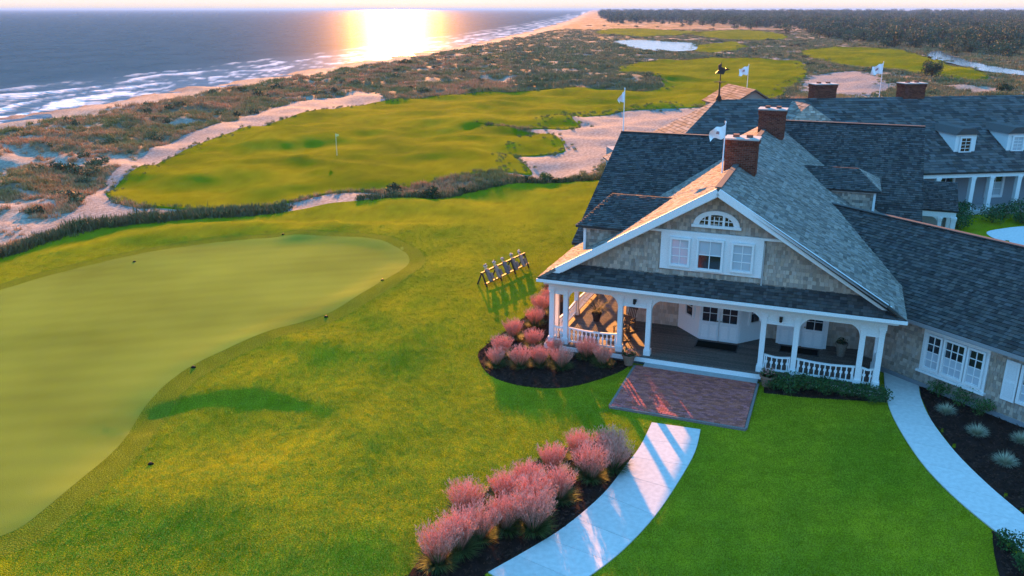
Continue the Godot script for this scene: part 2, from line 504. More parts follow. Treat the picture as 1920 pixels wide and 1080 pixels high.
func sheet(called: String, outline: PackedVector2Array, lift: float, m: Material, shade: Callable, skirt := 0.0) -> MeshInstance3D:
	# the terrain's own triangles cut to the outline and laid a little higher
	var w := az.size()
	var box := Rect2(outline[0], Vector2.ZERO)
	for p in outline:
		box = box.expand(p)
	var vs := PackedVector3Array()
	var ns := PackedVector3Array()
	var cs := PackedColorArray()
	var ix := PackedInt32Array()
	var inside := PackedByteArray()
	inside.resize(gp.size())
	for k in gp.size():
		var q := Vector2(gp[k].x, gp[k].z)
		if box.has_point(q) and Geometry2D.is_point_in_polygon(q, outline):
			inside[k] = 1
	var seen := {}
	var edge := {}
	# cells that the outline itself crosses
	for e in outline.size():
		var a := outline[e]
		var b := outline[(e + 1) % outline.size()]
		var n := int(a.distance_to(b) / maxf(0.08, a.length() * 0.0015)) + 2
		for t in n:
			var q := a.lerp(b, float(t) / (n - 1))
			var i := az.bsearch(atan2(q.x, -q.y)) - 1
			var j := ds.bsearch(q.length()) - 1
			if i >= 0 and j >= 0 and i < w - 1 and j < ds.size() - 1:
				edge[j * w + i] = true
	for j in ds.size() - 1:
		for i in w - 1:
			var k := j * w + i
			if edge.has(k):
				for half in 2:
					var t3 := [k, k + w, k + w + 1] if half == 0 else [k, k + w + 1, k + 1]
					var p0 := gp[t3[0]]
					var p1 := gp[t3[1]]
					var p2 := gp[t3[2]]
					var a2 := Vector2(p0.x, p0.z)
					var b2 := Vector2(p1.x, p1.z)
					var c2 := Vector2(p2.x, p2.z)
					var area := (b2 - a2).cross(c2 - a2)
					if absf(area) < 1e-9:
						continue
					for piece in Geometry2D.intersect_polygons(PackedVector2Array([a2, b2, c2]), outline):
						var tr := Geometry2D.triangulate_polygon(piece)
						if tr.is_empty():
							continue
						var at := vs.size()
						for q in piece:
							var w1 := (q - a2).cross(c2 - a2) / area
							var w2 := (b2 - a2).cross(q - a2) / area
							var p := p0 + (p1 - p0) * w1 + (p2 - p0) * w2
							vs.append(Vector3(p.x, p.y + lift, p.z))
							ns.append((gn[t3[0]] * (1.0 - w1 - w2) + gn[t3[1]] * w1 + gn[t3[2]] * w2).normalized())
							cs.append(shade.call(p.x, p.z))
						for t in range(0, tr.size(), 3):
							var u0 := piece[tr[t]]
							var flip := (piece[tr[t + 1]] - u0).cross(piece[tr[t + 2]] - u0) < 0.0
							ix.append(at + tr[t])
							ix.append(at + (tr[t + 2] if flip else tr[t + 1]))
							ix.append(at + (tr[t + 1] if flip else tr[t + 2]))
			elif inside[k] == 1:
				for t3 in [[k, k + w, k + w + 1], [k, k + w + 1, k + 1]]:
					for g in t3:
						if not seen.has(g):
							seen[g] = vs.size()
							vs.append(gp[g] + Vector3(0, lift, 0))
							ns.append(gn[g])
							cs.append(shade.call(gp[g].x, gp[g].z))
						ix.append(seen[g])
	if skirt > 0.0:
		for e in outline.size():
			var a := outline[e]
			var b := outline[(e + 1) % outline.size()]
			var out := Vector2(b.y - a.y, a.x - b.x).normalized()
			if Geometry2D.is_point_in_polygon((a + b) * 0.5 + out * 0.03, outline):
				out = -out
			var steps := maxi(1, int(a.distance_to(b) / maxf(0.4, a.length() * 0.008)))
			for t in steps:
				var q := a.lerp(b, float(t) / steps)
				var r := a.lerp(b, float(t + 1) / steps)
				var qh := hgt(q.x, q.y)
				var rh := hgt(r.x, r.y)
				var at := vs.size()
				vs.append(Vector3(q.x, qh + lift + 0.002, q.y)); vs.append(Vector3(r.x, rh + lift + 0.002, r.y))
				vs.append(Vector3(r.x + out.x * skirt, rh - 0.1, r.y + out.y * skirt)); vs.append(Vector3(q.x + out.x * skirt, qh - 0.1, q.y + out.y * skirt))
				var fm := (vs[at + 1] - vs[at]).cross(vs[at + 2] - vs[at]).normalized()
				var same := fm.y > 0.0
				for g in 4:
					ns.append(fm if same else -fm)
					cs.append(shade.call(q.x, q.y))
				if same:
					ix.append_array(PackedInt32Array([at, at + 2, at + 1, at, at + 3, at + 2]))
				else:
					ix.append_array(PackedInt32Array([at, at + 1, at + 2, at, at + 2, at + 3]))
	var o := put_mesh(indexed(vs, ns, cs, ix), called, m)
	kind(o, "structure")
	return o

func tone(c: Color, t: float) -> Color:
	return Color(c.r * t, c.g * t, c.b * t)

func lawn_shade(x: float, z: float) -> Color:
	var k := n_patch.get_noise_2d(x * 4.0, z * 4.0)
	var m := n_fine.get_noise_2d(x * 3.0 + z * 1.2, z * 0.8)
	var c := Color(0.225, 0.28, 0.012).lerp(Color(0.385, 0.375, 0.014), clampf(0.5 + k * 0.7 + m * 0.35, 0.0, 1.0))
	return tone(c, 0.97 + 0.2 * n_fine.get_noise_2d(x * 9.0, z * 9.0) + 0.14 * n_fine.get_noise_2d(x * 2.0 + 31.0, z * 6.0))

func fairway_shade(x: float, z: float) -> Color:
	var k := n_patch.get_noise_2d(x * 1.4, z * 1.4)
	var c := Color(0.19, 0.235, 0.006).lerp(Color(0.34, 0.335, 0.009), clampf(0.5 + k * 1.1, 0.0, 1.0))
	return tone(c, 0.94 + 0.2 * n_fine.get_noise_2d(x * 3.0, z * 3.0))

func green_shade(x: float, z: float) -> Color:
	var band := sin((x * 0.2 + z) * 4.2) * 0.5
	return tone(Color(0.235, 0.265, 0.034), 0.97 + 0.1 * band + 0.25 * n_patch.get_noise_2d(x * 3.0, z * 3.0))

func collar_shade(x: float, z: float) -> Color:
	return tone(Color(0.235, 0.275, 0.02), 0.97 + 0.15 * n_fine.get_noise_2d(x * 7.0, z * 7.0))

func sand_shade(x: float, z: float) -> Color:
	return tone(Color(0.34, 0.31, 0.285), 0.92 + 0.22 * n_fine.get_noise_2d(x * 3.0, z * 3.0))

func mulch_shade(x: float, z: float) -> Color:
	return tone(Color(0.075, 0.042, 0.035), 1.0 + 0.5 * n_fine.get_noise_2d(x * 16.0, z * 16.0))

func concrete_shade(_x: float, _z: float) -> Color:
	return Color(0.52, 0.51, 0.50)

func sea_sheet() -> void:
	var vs := PackedVector3Array()
	var ns := PackedVector3Array()
	var cs := PackedColorArray()
	var ix := PackedInt32Array()
	var w := az.size()
	var at := {}
	var foam := FastNoiseLite.new()
	foam.seed = 71
	foam.frequency = 0.05
	for j in ds.size() - 1:
		if ds[j] < 60.0:
			continue
		for i in w - 1:
			var k := j * w + i
			if minf(minf(gp[k].y, gp[k + 1].y), minf(gp[k + w].y, gp[k + w + 1].y)) > -1.2:
				continue
			for g in [k, k + w, k + w + 1, k, k + w + 1, k + 1]:
				if not at.has(g):
					at[g] = vs.size()
					var p := gp[g]
					var s := p.x - look(SHORE_Z, SHORE_X, p.z)
					var n1 := foam.get_noise_2d(p.x, p.z * 0.55)
					var n2 := foam.get_noise_2d(p.x * 4.0, p.z * 1.6)
					var sw := s + n1 * 9.0
					var h := -1.5
					var white := 0.0
					for line in [[-3.0, 2.5, 0.06, 0.95], [-13.0, 2.6, 0.35, 0.8], [-24.0, 3.2, 0.4, 0.75], [-37.0, 3.0, 0.35, 0.45]]:
						var q: float = (sw - line[0]) / line[1]
						var g2 := exp(-q * q) * ss(-0.45, 0.25, foam.get_noise_2d(p.x * 0.8 + line[0] * 40.0, p.z * 0.35))
						h += line[2] * g2
						white = maxf(white, line[3] * ss(0.25, 0.85, g2 + n2 * 0.45))
					white = maxf(white, 0.6 * ss(0.1, 0.4, n2) * ss(-26.0, -6.0, s))
					var c := Color(0.012, 0.04, 0.062).lerp(Color(0.06, 0.11, 0.15), ss(-60.0, -5.0, s) + 0.25 * n1)
					cs.append(c.lerp(Color(0.7, 0.72, 0.75), white))
					vs.append(Vector3(p.x, h, p.z))
					ns.append(Vector3.UP)
				ix.append(at[g])
	var o := put_mesh(indexed(vs, ns, cs, ix), "sea", M.sea)
	kind(o, "structure")

func water(called: String, outline: PackedVector2Array, y: float) -> void:
	var vs := PackedVector3Array()
	var ns := PackedVector3Array()
	var cs := PackedColorArray()
	for p in outline:
		vs.append(Vector3(p.x, y, p.y)); ns.append(Vector3.UP); cs.append(Color(0.05, 0.10, 0.14))
	var tr := Geometry2D.triangulate_polygon(outline)
	for t in range(0, tr.size(), 3):
		if (outline[tr[t + 1]] - outline[tr[t]]).cross(outline[tr[t + 2]] - outline[tr[t]]) < 0.0:
			var k := tr[t + 1]
			tr[t + 1] = tr[t + 2]
			tr[t + 2] = k
	kind(put_mesh(indexed(vs, ns, cs, tr), called, M.pond), "structure")

func slab_path(called: String, left: PackedVector2Array, right: PackedVector2Array, per: int) -> void:
	var root := thing(called, Vector3.ZERO)
	kind(root, "structure")
	var i := 0
	while i < left.size() - 1:
		var e := mini(i + per, left.size() - 1)
		var mb := MB.new()
		var col := tone(Color(0.54, 0.52, 0.50), rng.randf_range(0.93, 1.04))
		for k in range(i, e):
			var f0 := 0.012 if k == i else 0.0
			var f1 := 0.012 if k == e - 1 else 0.0
			var a := left[k].lerp(left[k + 1], f0)
			var b := right[k].lerp(right[k + 1], f0)
			var c := right[k].lerp(right[k + 1], 1.0 - f1)
			var d := left[k].lerp(left[k + 1], 1.0 - f1)
			var y := 0.075
			var q := []
			for p in [a, b, c, d]:
				q.append(Vector3(p.x, hgt(p.x, p.y) + y, p.y))
			mb.quad(q[3], q[2], q[1], q[0], col)
			var dn := Vector3(0, -0.2, 0)
			mb.quad(q[0], q[0] + dn, q[3] + dn, q[3], col)
			mb.quad(q[2], q[2] + dn, q[1] + dn, q[1], col)
			if k == i:
				mb.quad(q[1], q[1] + dn, q[0] + dn, q[0], col)
			if k == e - 1:
				mb.quad(q[3], q[3] + dn, q[2] + dn, q[2], col)
		put(mb, "slab", M.paving, root)
		i = e

func build_land() -> void:
	poly.pond = smooth(POND_A)
	poly.creek = smooth(POND_B)
	make_grid()
	ground_sheet()
	sea_sheet()
	var lawn := plain(LAWN_TOP)
	lawn = smooth(LAWN_TOP, false)
	lawn.append_array(PackedVector2Array([Vector2(40, -95), Vector2(72, -95), Vector2(80, -30), Vector2(60, 14), Vector2(-70, 14), Vector2(-62, -20)]))
	poly.lawn = lawn
	poly.green = smooth(GREEN)
	poly.fairway = smooth(FAIRWAY, true, 3)
	poly.bunker = smooth(BUNKER)
	poly.track = smooth(TRACK)
	poly.waste = smooth(WASTE)
	sheet("sand_track", poly.track, 0.02, M.sand, sand_shade)
	sheet("sand_bunker", poly.bunker, 0.02, M.sand, sand_shade)
	sheet("sand_waste", poly.waste, 0.05, M.sand, sand_shade)
	sheet("fairway", poly.fairway, 0.14, M.turf, fairway_shade, 0.3)
	var far_ := 0
	for f in [FAR_A, FAR_B, FAR_C, FAR_D]:
		poly["far%d" % far_] = smooth(f)
		sheet("far_fairway", poly["far%d" % far_], 0.25, M.turf, fairway_shade, 0.8)
		far_ += 1
	sheet("lawn", lawn, 0.03, M.turf, lawn_shade)
	poly.collar = Geometry2D.offset_polygon(poly.green, 1.1)[0]
	sheet("green_collar", poly.collar, 0.034, M.turf, collar_shade)
	sheet("putting_green", poly.green, 0.038, M.green, green_shade)
	water("pond", poly.pond, 0.35)
	water("creek", poly.creek, 0.35)
	for b in [BED_ISLAND, BED_PATH, BED_WING, BED_FRONT, BED_CORNER]:
		sheet("mulch_bed", plain(b) if b == BED_FRONT or b == BED_WING else smooth(b), 0.06, M.mulch, mulch_shade, 0.05)
	sheet("driveway", smooth(DRIVE), 0.06, M.paving, concrete_shade)
	slab_path("curved_footpath", smooth(PATH_L, false, 4), smooth(PATH_R, false, 4), 3)
	slab_path("side_footpath", smooth(WALK_L, false, 4), smooth(WALK_R, false, 4), 3)

# ---------------------------------------------------------------- building kit
const WHITE := Color(0.80, 0.80, 0.79)
const GREY_WALL := Color(0.50, 0.40, 0.32)
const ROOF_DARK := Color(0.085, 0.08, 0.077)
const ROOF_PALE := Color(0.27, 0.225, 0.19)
const DARK_GLASS := Color(0.012, 0.016, 0.022)
const BLIND := Color(0.40, 0.44, 0.48)

func cross_span(p: PackedVector2Array, y: float) -> Vector2:
	var lo := 1e9
	var hi := -1e9
	for i in p.size():
		var a := p[i]
		var b := p[(i + 1) % p.size()]
		if (a.y <= y) != (b.y <= y):
			var x := a.x + (b.x - a.x) * (y - a.y) / (b.y - a.y)
			lo = minf(lo, x)
			hi = maxf(hi, x)
	return Vector2(lo, hi)

func shingle_face(parent: Node, called: String, pts: PackedVector3Array, thick: float, col: Color, course := 0.19, wide := 0.21, vary := 0.46, under: Material = null) -> MeshInstance3D:
	# pts: convex outline counter-clockwise from outside, first edge along the eave
	var a := (pts[1] - pts[0]).normalized()
	var m := a.cross(pts[pts.size() - 1] - pts[0]).normalized()
	if m.length() < 0.5:
		m = a.cross(pts[2] - pts[0]).normalized()
	var s := m.cross(a)
	var flat := PackedVector2Array()
	var top := 0.0
	for p in pts:
		var q := Vector2((p - pts[0]).dot(a), (p - pts[0]).dot(s))
		flat.append(q)
		top = maxf(top, q.y)
	var base := MB.new()
	base.prism(pts, -m * thick, tone(col, 0.8))
	var slab := put(base, called, under if under else M.cedar, parent)
	var mb := MB.new()
	var y := 0.0
	while y < top - 0.03:
		var y2 := minf(y + course, top - 0.002)
		var lo := cross_span(flat, y + 0.004)
		var hi := cross_span(flat, y2 - 0.002)
		if lo.x < 1e8 and hi.x < 1e8 and lo.y - lo.x > 0.02:
			var x := lo.x - rng.randf() * wide
			var row := rng.randf_range(0.9, 1.08)
			while x < lo.y - 0.01:
				var x2 := x + wide * rng.randf_range(0.55, 1.4)
				var l0 := clampf(x + 0.006, lo.x, lo.y)
				var l1 := clampf(x2 - 0.006, lo.x, lo.y)
				var h0 := clampf(l0, hi.x, hi.y)
				var h1 := clampf(l1, hi.x, hi.y)
				x = x2
				if l1 - l0 < 0.01:
					continue
				var k := row * rng.randf_range(1.0 - vary, 1.0 + vary)
				var warm := rng.randf_range(-0.06, 0.06)
				var cc := Color(col.r * k * (1.0 + warm), col.g * k, col.b * k * (1.0 - warm))
				var lift := rng.randf_range(0.02, 0.042)
				var p0 := pts[0] + a * l0 + s * (y + rng.randf_range(-0.012, 0.012))
				var p1 := pts[0] + a * l1 + s * (y + rng.randf_range(-0.012, 0.012))
				var p2 := pts[0] + a * h1 + s * y2 + m * 0.006
				var p3 := pts[0] + a * h0 + s * y2 + m * 0.006
				mb.quad(p0 + m * lift, p1 + m * lift, p2, p3, cc)
				mb.quad(p0, p1, p1 + m * lift, p0 + m * lift, cc)
				mb.tri(p1, p2, p1 + m * lift, cc)
				mb.tri(p3, p0, p0 + m * lift, cc)
		y = y2
	var o := put(mb, "shingles", M.cedar, slab)
	kind(o, "stuff")
	return slab

func pv(list: Array) -> PackedVector3Array:
	var p := PackedVector3Array()
	for q in list:
		p.append(q)
	return p

func chimney(parent: Node, at: Vector3, w: float, d: float, h: float) -> void:
	var core := MB.new()
	core.box(at + Vector3(0, h * 0.5, 0), Vector3(w, h, d), Color(0.30, 0.26, 0.23))
	var o := put(core, "chimney", M.brick, parent)
	var mb := MB.new()
	var y := 0.01
	var odd := false
	while y < h - 0.07:
		var corbel := 0.05 if y > h - 0.3 else 0.0
		for side in 4:
			var along := w if side % 2 == 0 else d
			var out := (d if side % 2 == 0 else w) * 0.5 + corbel
			var bs := Basis(Vector3.UP, side * PI / 2)
			var x := -along * 0.5 - corbel - (0.11 if odd else 0.0)
			while x < along * 0.5 + corbel - 0.01:
				var x0 := maxf(x, -along * 0.5 - corbel)
				var x1 := minf(x + 0.215, along * 0.5 + corbel)
				if x1 - x0 > 0.03:
					var k := rng.randf_range(0.65, 1.25)
					mb.box(at + bs * Vector3((x0 + x1) * 0.5, y + 0.036, out - 0.02), Vector3(x1 - x0, 0.072, 0.08), Color(0.26 * k, 0.085 * k, 0.055 * k), bs)
				x += 0.23
		y += 0.085
		odd = not odd
	kind(put(mb, "bricks", M.brick, o), "stuff")
	var cap := MB.new()
	cap.box(at + Vector3(0, h + 0.035, 0), Vector3(w + 0.2, 0.07, d + 0.2), Color(0.42, 0.40, 0.37))
	cap.box(at + Vector3(-w * 0.22, h + 0.13, 0), Vector3(0.28, 0.14, 0.28), Color(0.25, 0.1, 0.07))
	cap.box(at + Vector3(w * 0.22, h + 0.13, 0), Vector3(0.28, 0.14, 0.28), Color(0.25, 0.1, 0.07))
	put(cap, "chimney_cap", M.paving, o)

# a window on a wall: o = lower left corner outside, a = to the right, up = y, m = outwards
func window(parent: Node, o: Vector3, a: Vector3, m: Vector3, w: float, h: float, cols: int, rows: int, blind_from := 0.0, blind_to := 0.0, frame := 0.09) -> MeshInstance3D:
	var y := Vector3.UP
	var bs := Basis(a, y, m)
	var f := MB.new()
	f.box(o + a * w * 0.5 + y * (h - frame * 0.5) + m * 0.04, Vector3(w, frame, 0.1), WHITE, bs)
	f.box(o + a * w * 0.5 + y * frame * 0.5 + m * 0.04, Vector3(w, frame, 0.1), WHITE, bs)
	f.box(o + a * frame * 0.5 + y * h * 0.5 + m * 0.04, Vector3(frame, h - frame * 2, 0.1), WHITE, bs)
	f.box(o + a * (w - frame * 0.5) + y * h * 0.5 + m * 0.04, Vector3(frame, h - frame * 2, 0.1), WHITE, bs)
	var win := put(f, "window", M.white, parent)
	var pw := (w - frame * 2) / cols
	var ph := (h - frame * 2) / rows
	for i in cols:
		for j in rows:
			var p := MB.new()
			var mid := (j + 0.5) / rows
			var is_blind := mid > blind_from and mid < blind_to
			p.box(o + a * (frame + pw * (i + 0.5)) + y * (frame + ph * (j + 0.5)) + m * 0.012, Vector3(pw - 0.035, ph - 0.035, 0.012), BLIND if is_blind else DARK_GLASS, bs)
			put(p, "pane", M.glass, win)
	var mu := MB.new()
	mu.box(o + a * w * 0.5 + y * h * 0.5 + m * 0.002, Vector3(w - frame, h - frame, 0.02), WHITE, bs)
	for i in range(1, cols):
		mu.box(o + a * (frame + pw * i) + y * h * 0.5 + m * 0.025, Vector3(0.035, h - frame * 2, 0.035), WHITE, bs)
	for j in range(1, rows):
		mu.box(o + a * w * 0.5 + y * (frame + ph * j) + m * 0.024, Vector3(w - frame * 2, 0.035, 0.033), WHITE, bs)
	put(mu, "muntin", M.white, win)
	return win

func leaf_door(parent: Node, o: Vector3, a: Vector3, m: Vector3, w: float, h: float, win_cols: int, knob_side: float, win_from := 0.42, arched := false) -> void:
	var bs := Basis(a, Vector3.UP, m)
	var d := MB.new()
	d.box(o + a * w * 0.5 + Vector3.UP * h * 0.5 + m * 0.03, Vector3(w - 0.02, h, 0.06), Color(0.72, 0.74, 0.74), bs)
	for k in 2:      # lower raised panels
		d.box(o + a * w * (0.28 + 0.44 * k) + Vector3.UP * h * 0.2 + m * 0.065, Vector3(w * 0.32, h * 0.28, 0.02), WHITE, bs)
	var door := put(d, "door", M.white, parent)
	if win_cols > 0:
		var ww := w * 0.76
		var wh := h * 0.38
		for i in win_cols:
			for j in 2:
				var p := MB.new()
				p.box(o + a * (w * 0.12 + ww / win_cols * (i + 0.5)) + Vector3.UP * (h * win_from + wh * 0.5 * (j + 0.5)) + m * 0.064, Vector3(ww / win_cols - 0.03, wh * 0.5 - 0.03, 0.012), DARK_GLASS, bs)
				put(p, "pane", M.glass, door)
		if arched:
			var ar := MB.new()
			for k in 6:
				var t0 := PI * k / 6.0
				var t1 := PI * (k + 1) / 6.0
				var cen := o + a * w * 0.5 + Vector3.UP * h * (win_from + 0.38) + m * 0.066
				ar.tri(cen, cen + a * cos(t0) * ww * 0.5 + Vector3.UP * sin(t0) * 0.1, cen + a * cos(t1) * ww * 0.5 + Vector3.UP * sin(t1) * 0.1, DARK_GLASS)
			put(ar, "pane", M.glass, door)
	var k := MB.new()
	k.lathe(o + a * w * (0.5 + 0.42 * knob_side) + Vector3.UP * (h * 0.45) + m * 0.1, PackedVector2Array([Vector2(0.01, -0.035), Vector2(0.035, -0.02), Vector2(0.04, 0.0), Vector2(0.035, 0.02), Vector2(0.01, 0.035)]), 8, Color(0.2, 0.16, 0.08))
	put(k, "handle", M.metal, door)

func porch_post(parent: Node, at: Vector3, h: float, w := 0.22) -> void:
	var mb := MB.new()
	mb.box(at + Vector3(0, h * 0.5, 0), Vector3(w, h, w), WHITE)
	mb.box(at + Vector3(0, 0.14, 0), Vector3(w + 0.09, 0.28, w + 0.09), WHITE)
	mb.box(at + Vector3(0, h - 0.09, 0), Vector3(w + 0.08, 0.14, w + 0.08), WHITE)
	mb.box(at + Vector3(0, h - 0.24, 0), Vector3(w + 0.04, 0.05, w + 0.04), WHITE)
	put(mb, "porch_column", M.white, parent)

func railing(parent: Node, p: Vector3, q: Vector3, sag := 0.07) -> void:
	var d := q - p
	var n := maxi(2, int(d.length() / 0.2))
	var rail := MB.new()
	var tops := PackedVector3Array()
	for i in n + 1:
		var t := float(i) / n
		tops.append(p + d * t + Vector3(0, 0.80 - sag * sin(PI * t), 0))
	for i in n:
		rail.span(tops[i], tops[i + 1], 0.09, 0.07, WHITE)
	rail.span(p + Vector3(0, 0.13, 0), q + Vector3(0, 0.13, 0), 0.07, 0.08, WHITE)
	for e in [0.03, 0.97]:
		var ft: Vector3 = p + d * e
		rail.box(ft + Vector3(0, 0.46, 0), Vector3(0.06, 0.66, 0.06), WHITE)
	var o := put(rail, "porch_railing", M.white, parent)
	var side := d.normalized()
	for i in n:
		var x := MB.new()
		var foot := p + d * ((i + 0.5) / n) + Vector3(0, 0.17, 0)
		var head := (tops[i] + tops[i + 1]) * 0.5 - Vector3(0, 0.035, 0)
		x.box((foot + head) * 0.5, Vector3(0.05, head.y - foot.y, 0.05), WHITE, Basis(Vector3.UP, atan2(-side.z, side.x)))
		x.box((foot + head) * 0.5 + Vector3(0, 0.03, 0), Vector3(0.12, 0.1, 0.045), WHITE, Basis(Vector3.UP, atan2(-side.z, side.x)))
		put(x, "baluster", M.white, o)

func bracket(parent: Node, corner: Vector3, dir: float, r: float) -> void:      # curved spandrel under the beam beside a post
	var mb := MB.new()
	for k in 6:
		var t0 := PI * 0.5 * k / 6.0
		var t1 := PI * 0.5 * (k + 1) / 6.0
		var p0 := corner + Vector3(dir * r * (1.0 - cos(t0)), -r * (1.0 - sin(t0)), 0)
		var p1 := corner + Vector3(dir * r * (1.0 - cos(t1)), -r * (1.0 - sin(t1)), 0)
		var a := corner + Vector3(dir * r * (1.0 - cos(t0)), 0, 0)
		var b := corner + Vector3(dir * r * (1.0 - cos(t1)), 0, 0)
		var z := Vector3(0, 0, 0.07)
		var l := PackedVector3Array([p0 + z, p1 + z, b + z, a + z]) if dir > 0 else PackedVector3Array([p1 + z, p0 + z, a + z, b + z])
		mb.prism(l, -z * 2.0, WHITE)
	put(mb, "bracket", M.white, parent)

# ---------------------------------------------------------------- the clubhouse
func build_clubhouse() -> void:
	var c := thing("clubhouse", HOUSE_AT, HOUSE_TURN)
	tag(c, "large grey shingled clubhouse with white-trimmed front gable and open porch", "building")
	var R := 7.3
	var rh := 8.45
	# roofs
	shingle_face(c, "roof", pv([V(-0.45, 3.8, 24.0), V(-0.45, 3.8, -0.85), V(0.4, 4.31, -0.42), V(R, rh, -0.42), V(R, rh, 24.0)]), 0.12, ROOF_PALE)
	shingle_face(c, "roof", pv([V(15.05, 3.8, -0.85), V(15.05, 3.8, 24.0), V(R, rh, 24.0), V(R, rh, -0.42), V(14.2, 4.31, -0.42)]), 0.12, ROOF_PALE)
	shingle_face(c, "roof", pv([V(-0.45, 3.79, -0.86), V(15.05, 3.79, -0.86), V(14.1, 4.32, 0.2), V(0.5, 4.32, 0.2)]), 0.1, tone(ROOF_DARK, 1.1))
	# left wing
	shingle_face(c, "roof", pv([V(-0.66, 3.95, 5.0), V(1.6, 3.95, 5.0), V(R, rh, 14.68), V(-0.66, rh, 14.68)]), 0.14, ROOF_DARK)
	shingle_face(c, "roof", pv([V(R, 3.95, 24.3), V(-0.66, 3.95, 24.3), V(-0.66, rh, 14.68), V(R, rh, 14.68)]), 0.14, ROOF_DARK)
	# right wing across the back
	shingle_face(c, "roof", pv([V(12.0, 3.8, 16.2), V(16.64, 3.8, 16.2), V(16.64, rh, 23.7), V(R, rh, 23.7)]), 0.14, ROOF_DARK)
	shingle_face(c, "roof", pv([V(16.64, 3.8, 31.2), V(6.6, 3.8, 31.2), V(6.6, rh, 23.7), V(16.64, rh, 23.7)]), 0.14, ROOF_DARK)
	# cross dormer on the left slope
	var dl := MB.new()
	dl.prism(pv([V(1.1, 4.5, 1.3), V(3.7, 4.5, 1.3), V(3.7, 5.92, 1.3), V(1.1, 5.92, 1.3)]), V(0, 0, 6.4), GREY_WALL)
	var dml := put(dl, "dormer", M.cedar, c)
	shingle_face(c, "wall", pv([V(1.1, 4.5, 1.27), V(3.7, 4.5, 1.27), V(3.7, 5.94, 1.27), V(1.1, 5.94, 1.27)]), 0.02, GREY_WALL, 0.16, 0.18)
	shingle_face(c, "dormer_roof", pv([V(0.75, 5.95, 1.0), V(4.4, 5.95, 1.0), V(4.9, 6.8, 4.6), V(1.5, 6.8, 4.6)]), 0.1, ROOF_DARK)
	shingle_face(c, "dormer_roof", pv([V(4.4, 5.95, 8.2), V(0.75, 5.95, 8.2), V(1.5, 6.8, 4.6), V(4.9, 6.8, 4.6)]), 0.1, ROOF_DARK)
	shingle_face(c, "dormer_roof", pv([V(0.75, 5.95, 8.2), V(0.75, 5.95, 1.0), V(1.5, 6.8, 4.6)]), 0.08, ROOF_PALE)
	# cross dormer on the right slope
	var dr := MB.new()
	dr.prism(pv([V(10.4, 4.2, 14.0), V(13.9, 4.2, 14.0), V(13.9, 6.0, 14.0), V(10.4, 6.0, 14.0)]), V(0, 0, 3.8), GREY_WALL)
	var dmr := put(dr, "dormer", M.cedar, c)
	shingle_face(c, "wall", pv([V(10.4, 4.2, 13.97), V(13.9, 4.2, 13.97), V(13.9, 6.02, 13.97), V(10.4, 6.02, 13.97)]), 0.02, GREY_WALL, 0.16, 0.18)
	shingle_face(c, "dormer_roof", pv([V(9.8, 6.05, 13.7), V(14.15, 6.05, 13.7), V(12.9, 6.9, 15.9), V(9.2, 6.9, 15.9)]), 0.1, ROOF_DARK)
	shingle_face(c, "dormer_roof", pv([V(14.15, 6.05, 18.1), V(9.8, 6.05, 18.1), V(9.2, 6.9, 15.9), V(12.9, 6.9, 15.9)]), 0.1, ROOF_DARK)
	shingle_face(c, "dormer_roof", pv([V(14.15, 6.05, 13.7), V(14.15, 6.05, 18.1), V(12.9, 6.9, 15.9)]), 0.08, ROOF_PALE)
	for cbd in [[V(13.87, 5.1, 13.93), 1.8, dmr], [V(1.14, 5.2, 1.23), 1.4, dml]]:
		var cb := MB.new()
		cb.box(cbd[0], Vector3(0.12, cbd[1], 0.08), WHITE)
		put(cb, "corner_board", M.white, cbd[2])
	for frz in [[V(12.3, 5.93, 13.92), 3.1, dmr], [V(2.4, 5.85, 1.22), 2.5, dml]]:
		var fb := MB.new()
		fb.box(frz[0], Vector3(frz[1], 0.12, 0.06), Color(0.55, 0.52, 0.47))
		put(fb, "frieze_board", M.white, frz[2])
	# ridge caps
	var rc := MB.new()
	for e in [[V(R, rh + 0.03, -0.42), V(R, rh + 0.03, 23.7)], [V(-0.66, rh + 0.04, 14.68), V(7.1, rh + 0.04, 14.68)], [V(7.5, rh + 0.04, 23.7), V(16.64, rh + 0.04, 23.7)]]:
		rc.span(e[0], e[1], 0.26, 0.05, tone(ROOF_DARK, 1.5))
	put(rc, "ridge_cap", M.cedar, c)
	# rake boards and gable trim
	var tr := MB.new()
	for sgn in [-1.0, 1.0]:
		var foot := V(R + sgn * 7.15, rh - 0.6 * 7.15 - 0.16, -0.46)
		var top := V(R, rh - 0.16, -0.46)
		tr.span(foot, top, 0.07, 0.32, WHITE, Vector3.UP)
		tr.span(foot + V(0, -0.2, 0.36), top + V(0, -0.2, 0.36), 0.6, 0.05, WHITE, Vector3.UP)
	put(tr, "rake_board", M.white, c)
	# gable wall
	shingle_face(c, "gable_wall", pv([V(0.75, 4.2, 0.17), V(13.85, 4.2, 0.17), V(R, 8.13, 0.17)]), 0.3, GREY_WALL, 0.17, 0.15, 0.32)
	var band := MB.new()
	band.box(V(7.25, 6.32, 0.11), Vector3(5.9, 0.1, 0.1), WHITE)
	band.box(V(9.33, 5.2, 0.12), Vector3(0.07, 1.9, 0.05), Color(0.4, 0.38, 0.36))
	put(band, "trim_band", M.white, c)
	var sur := MB.new()
	sur.box(V(7.12, 5.46, 0.12), Vector3(4.35, 1.7, 0.08), WHITE)
	var panel := put(sur, "window_surround", M.white, c)
	panel.set_meta("label", "white panel framing the three gable windows")
	var fx := Vector3(1, 0, 0)
	var fz := Vector3(0, 0, 1)
	window(c, V(5.35, 4.78, 0.06), fx, fz, 0.9, 1.3, 2, 3, 0.0, 1.0)
	window(c, V(6.52, 4.7, 0.06), fx, fz, 1.15, 1.42, 2, 2, 0.5, 1.0)
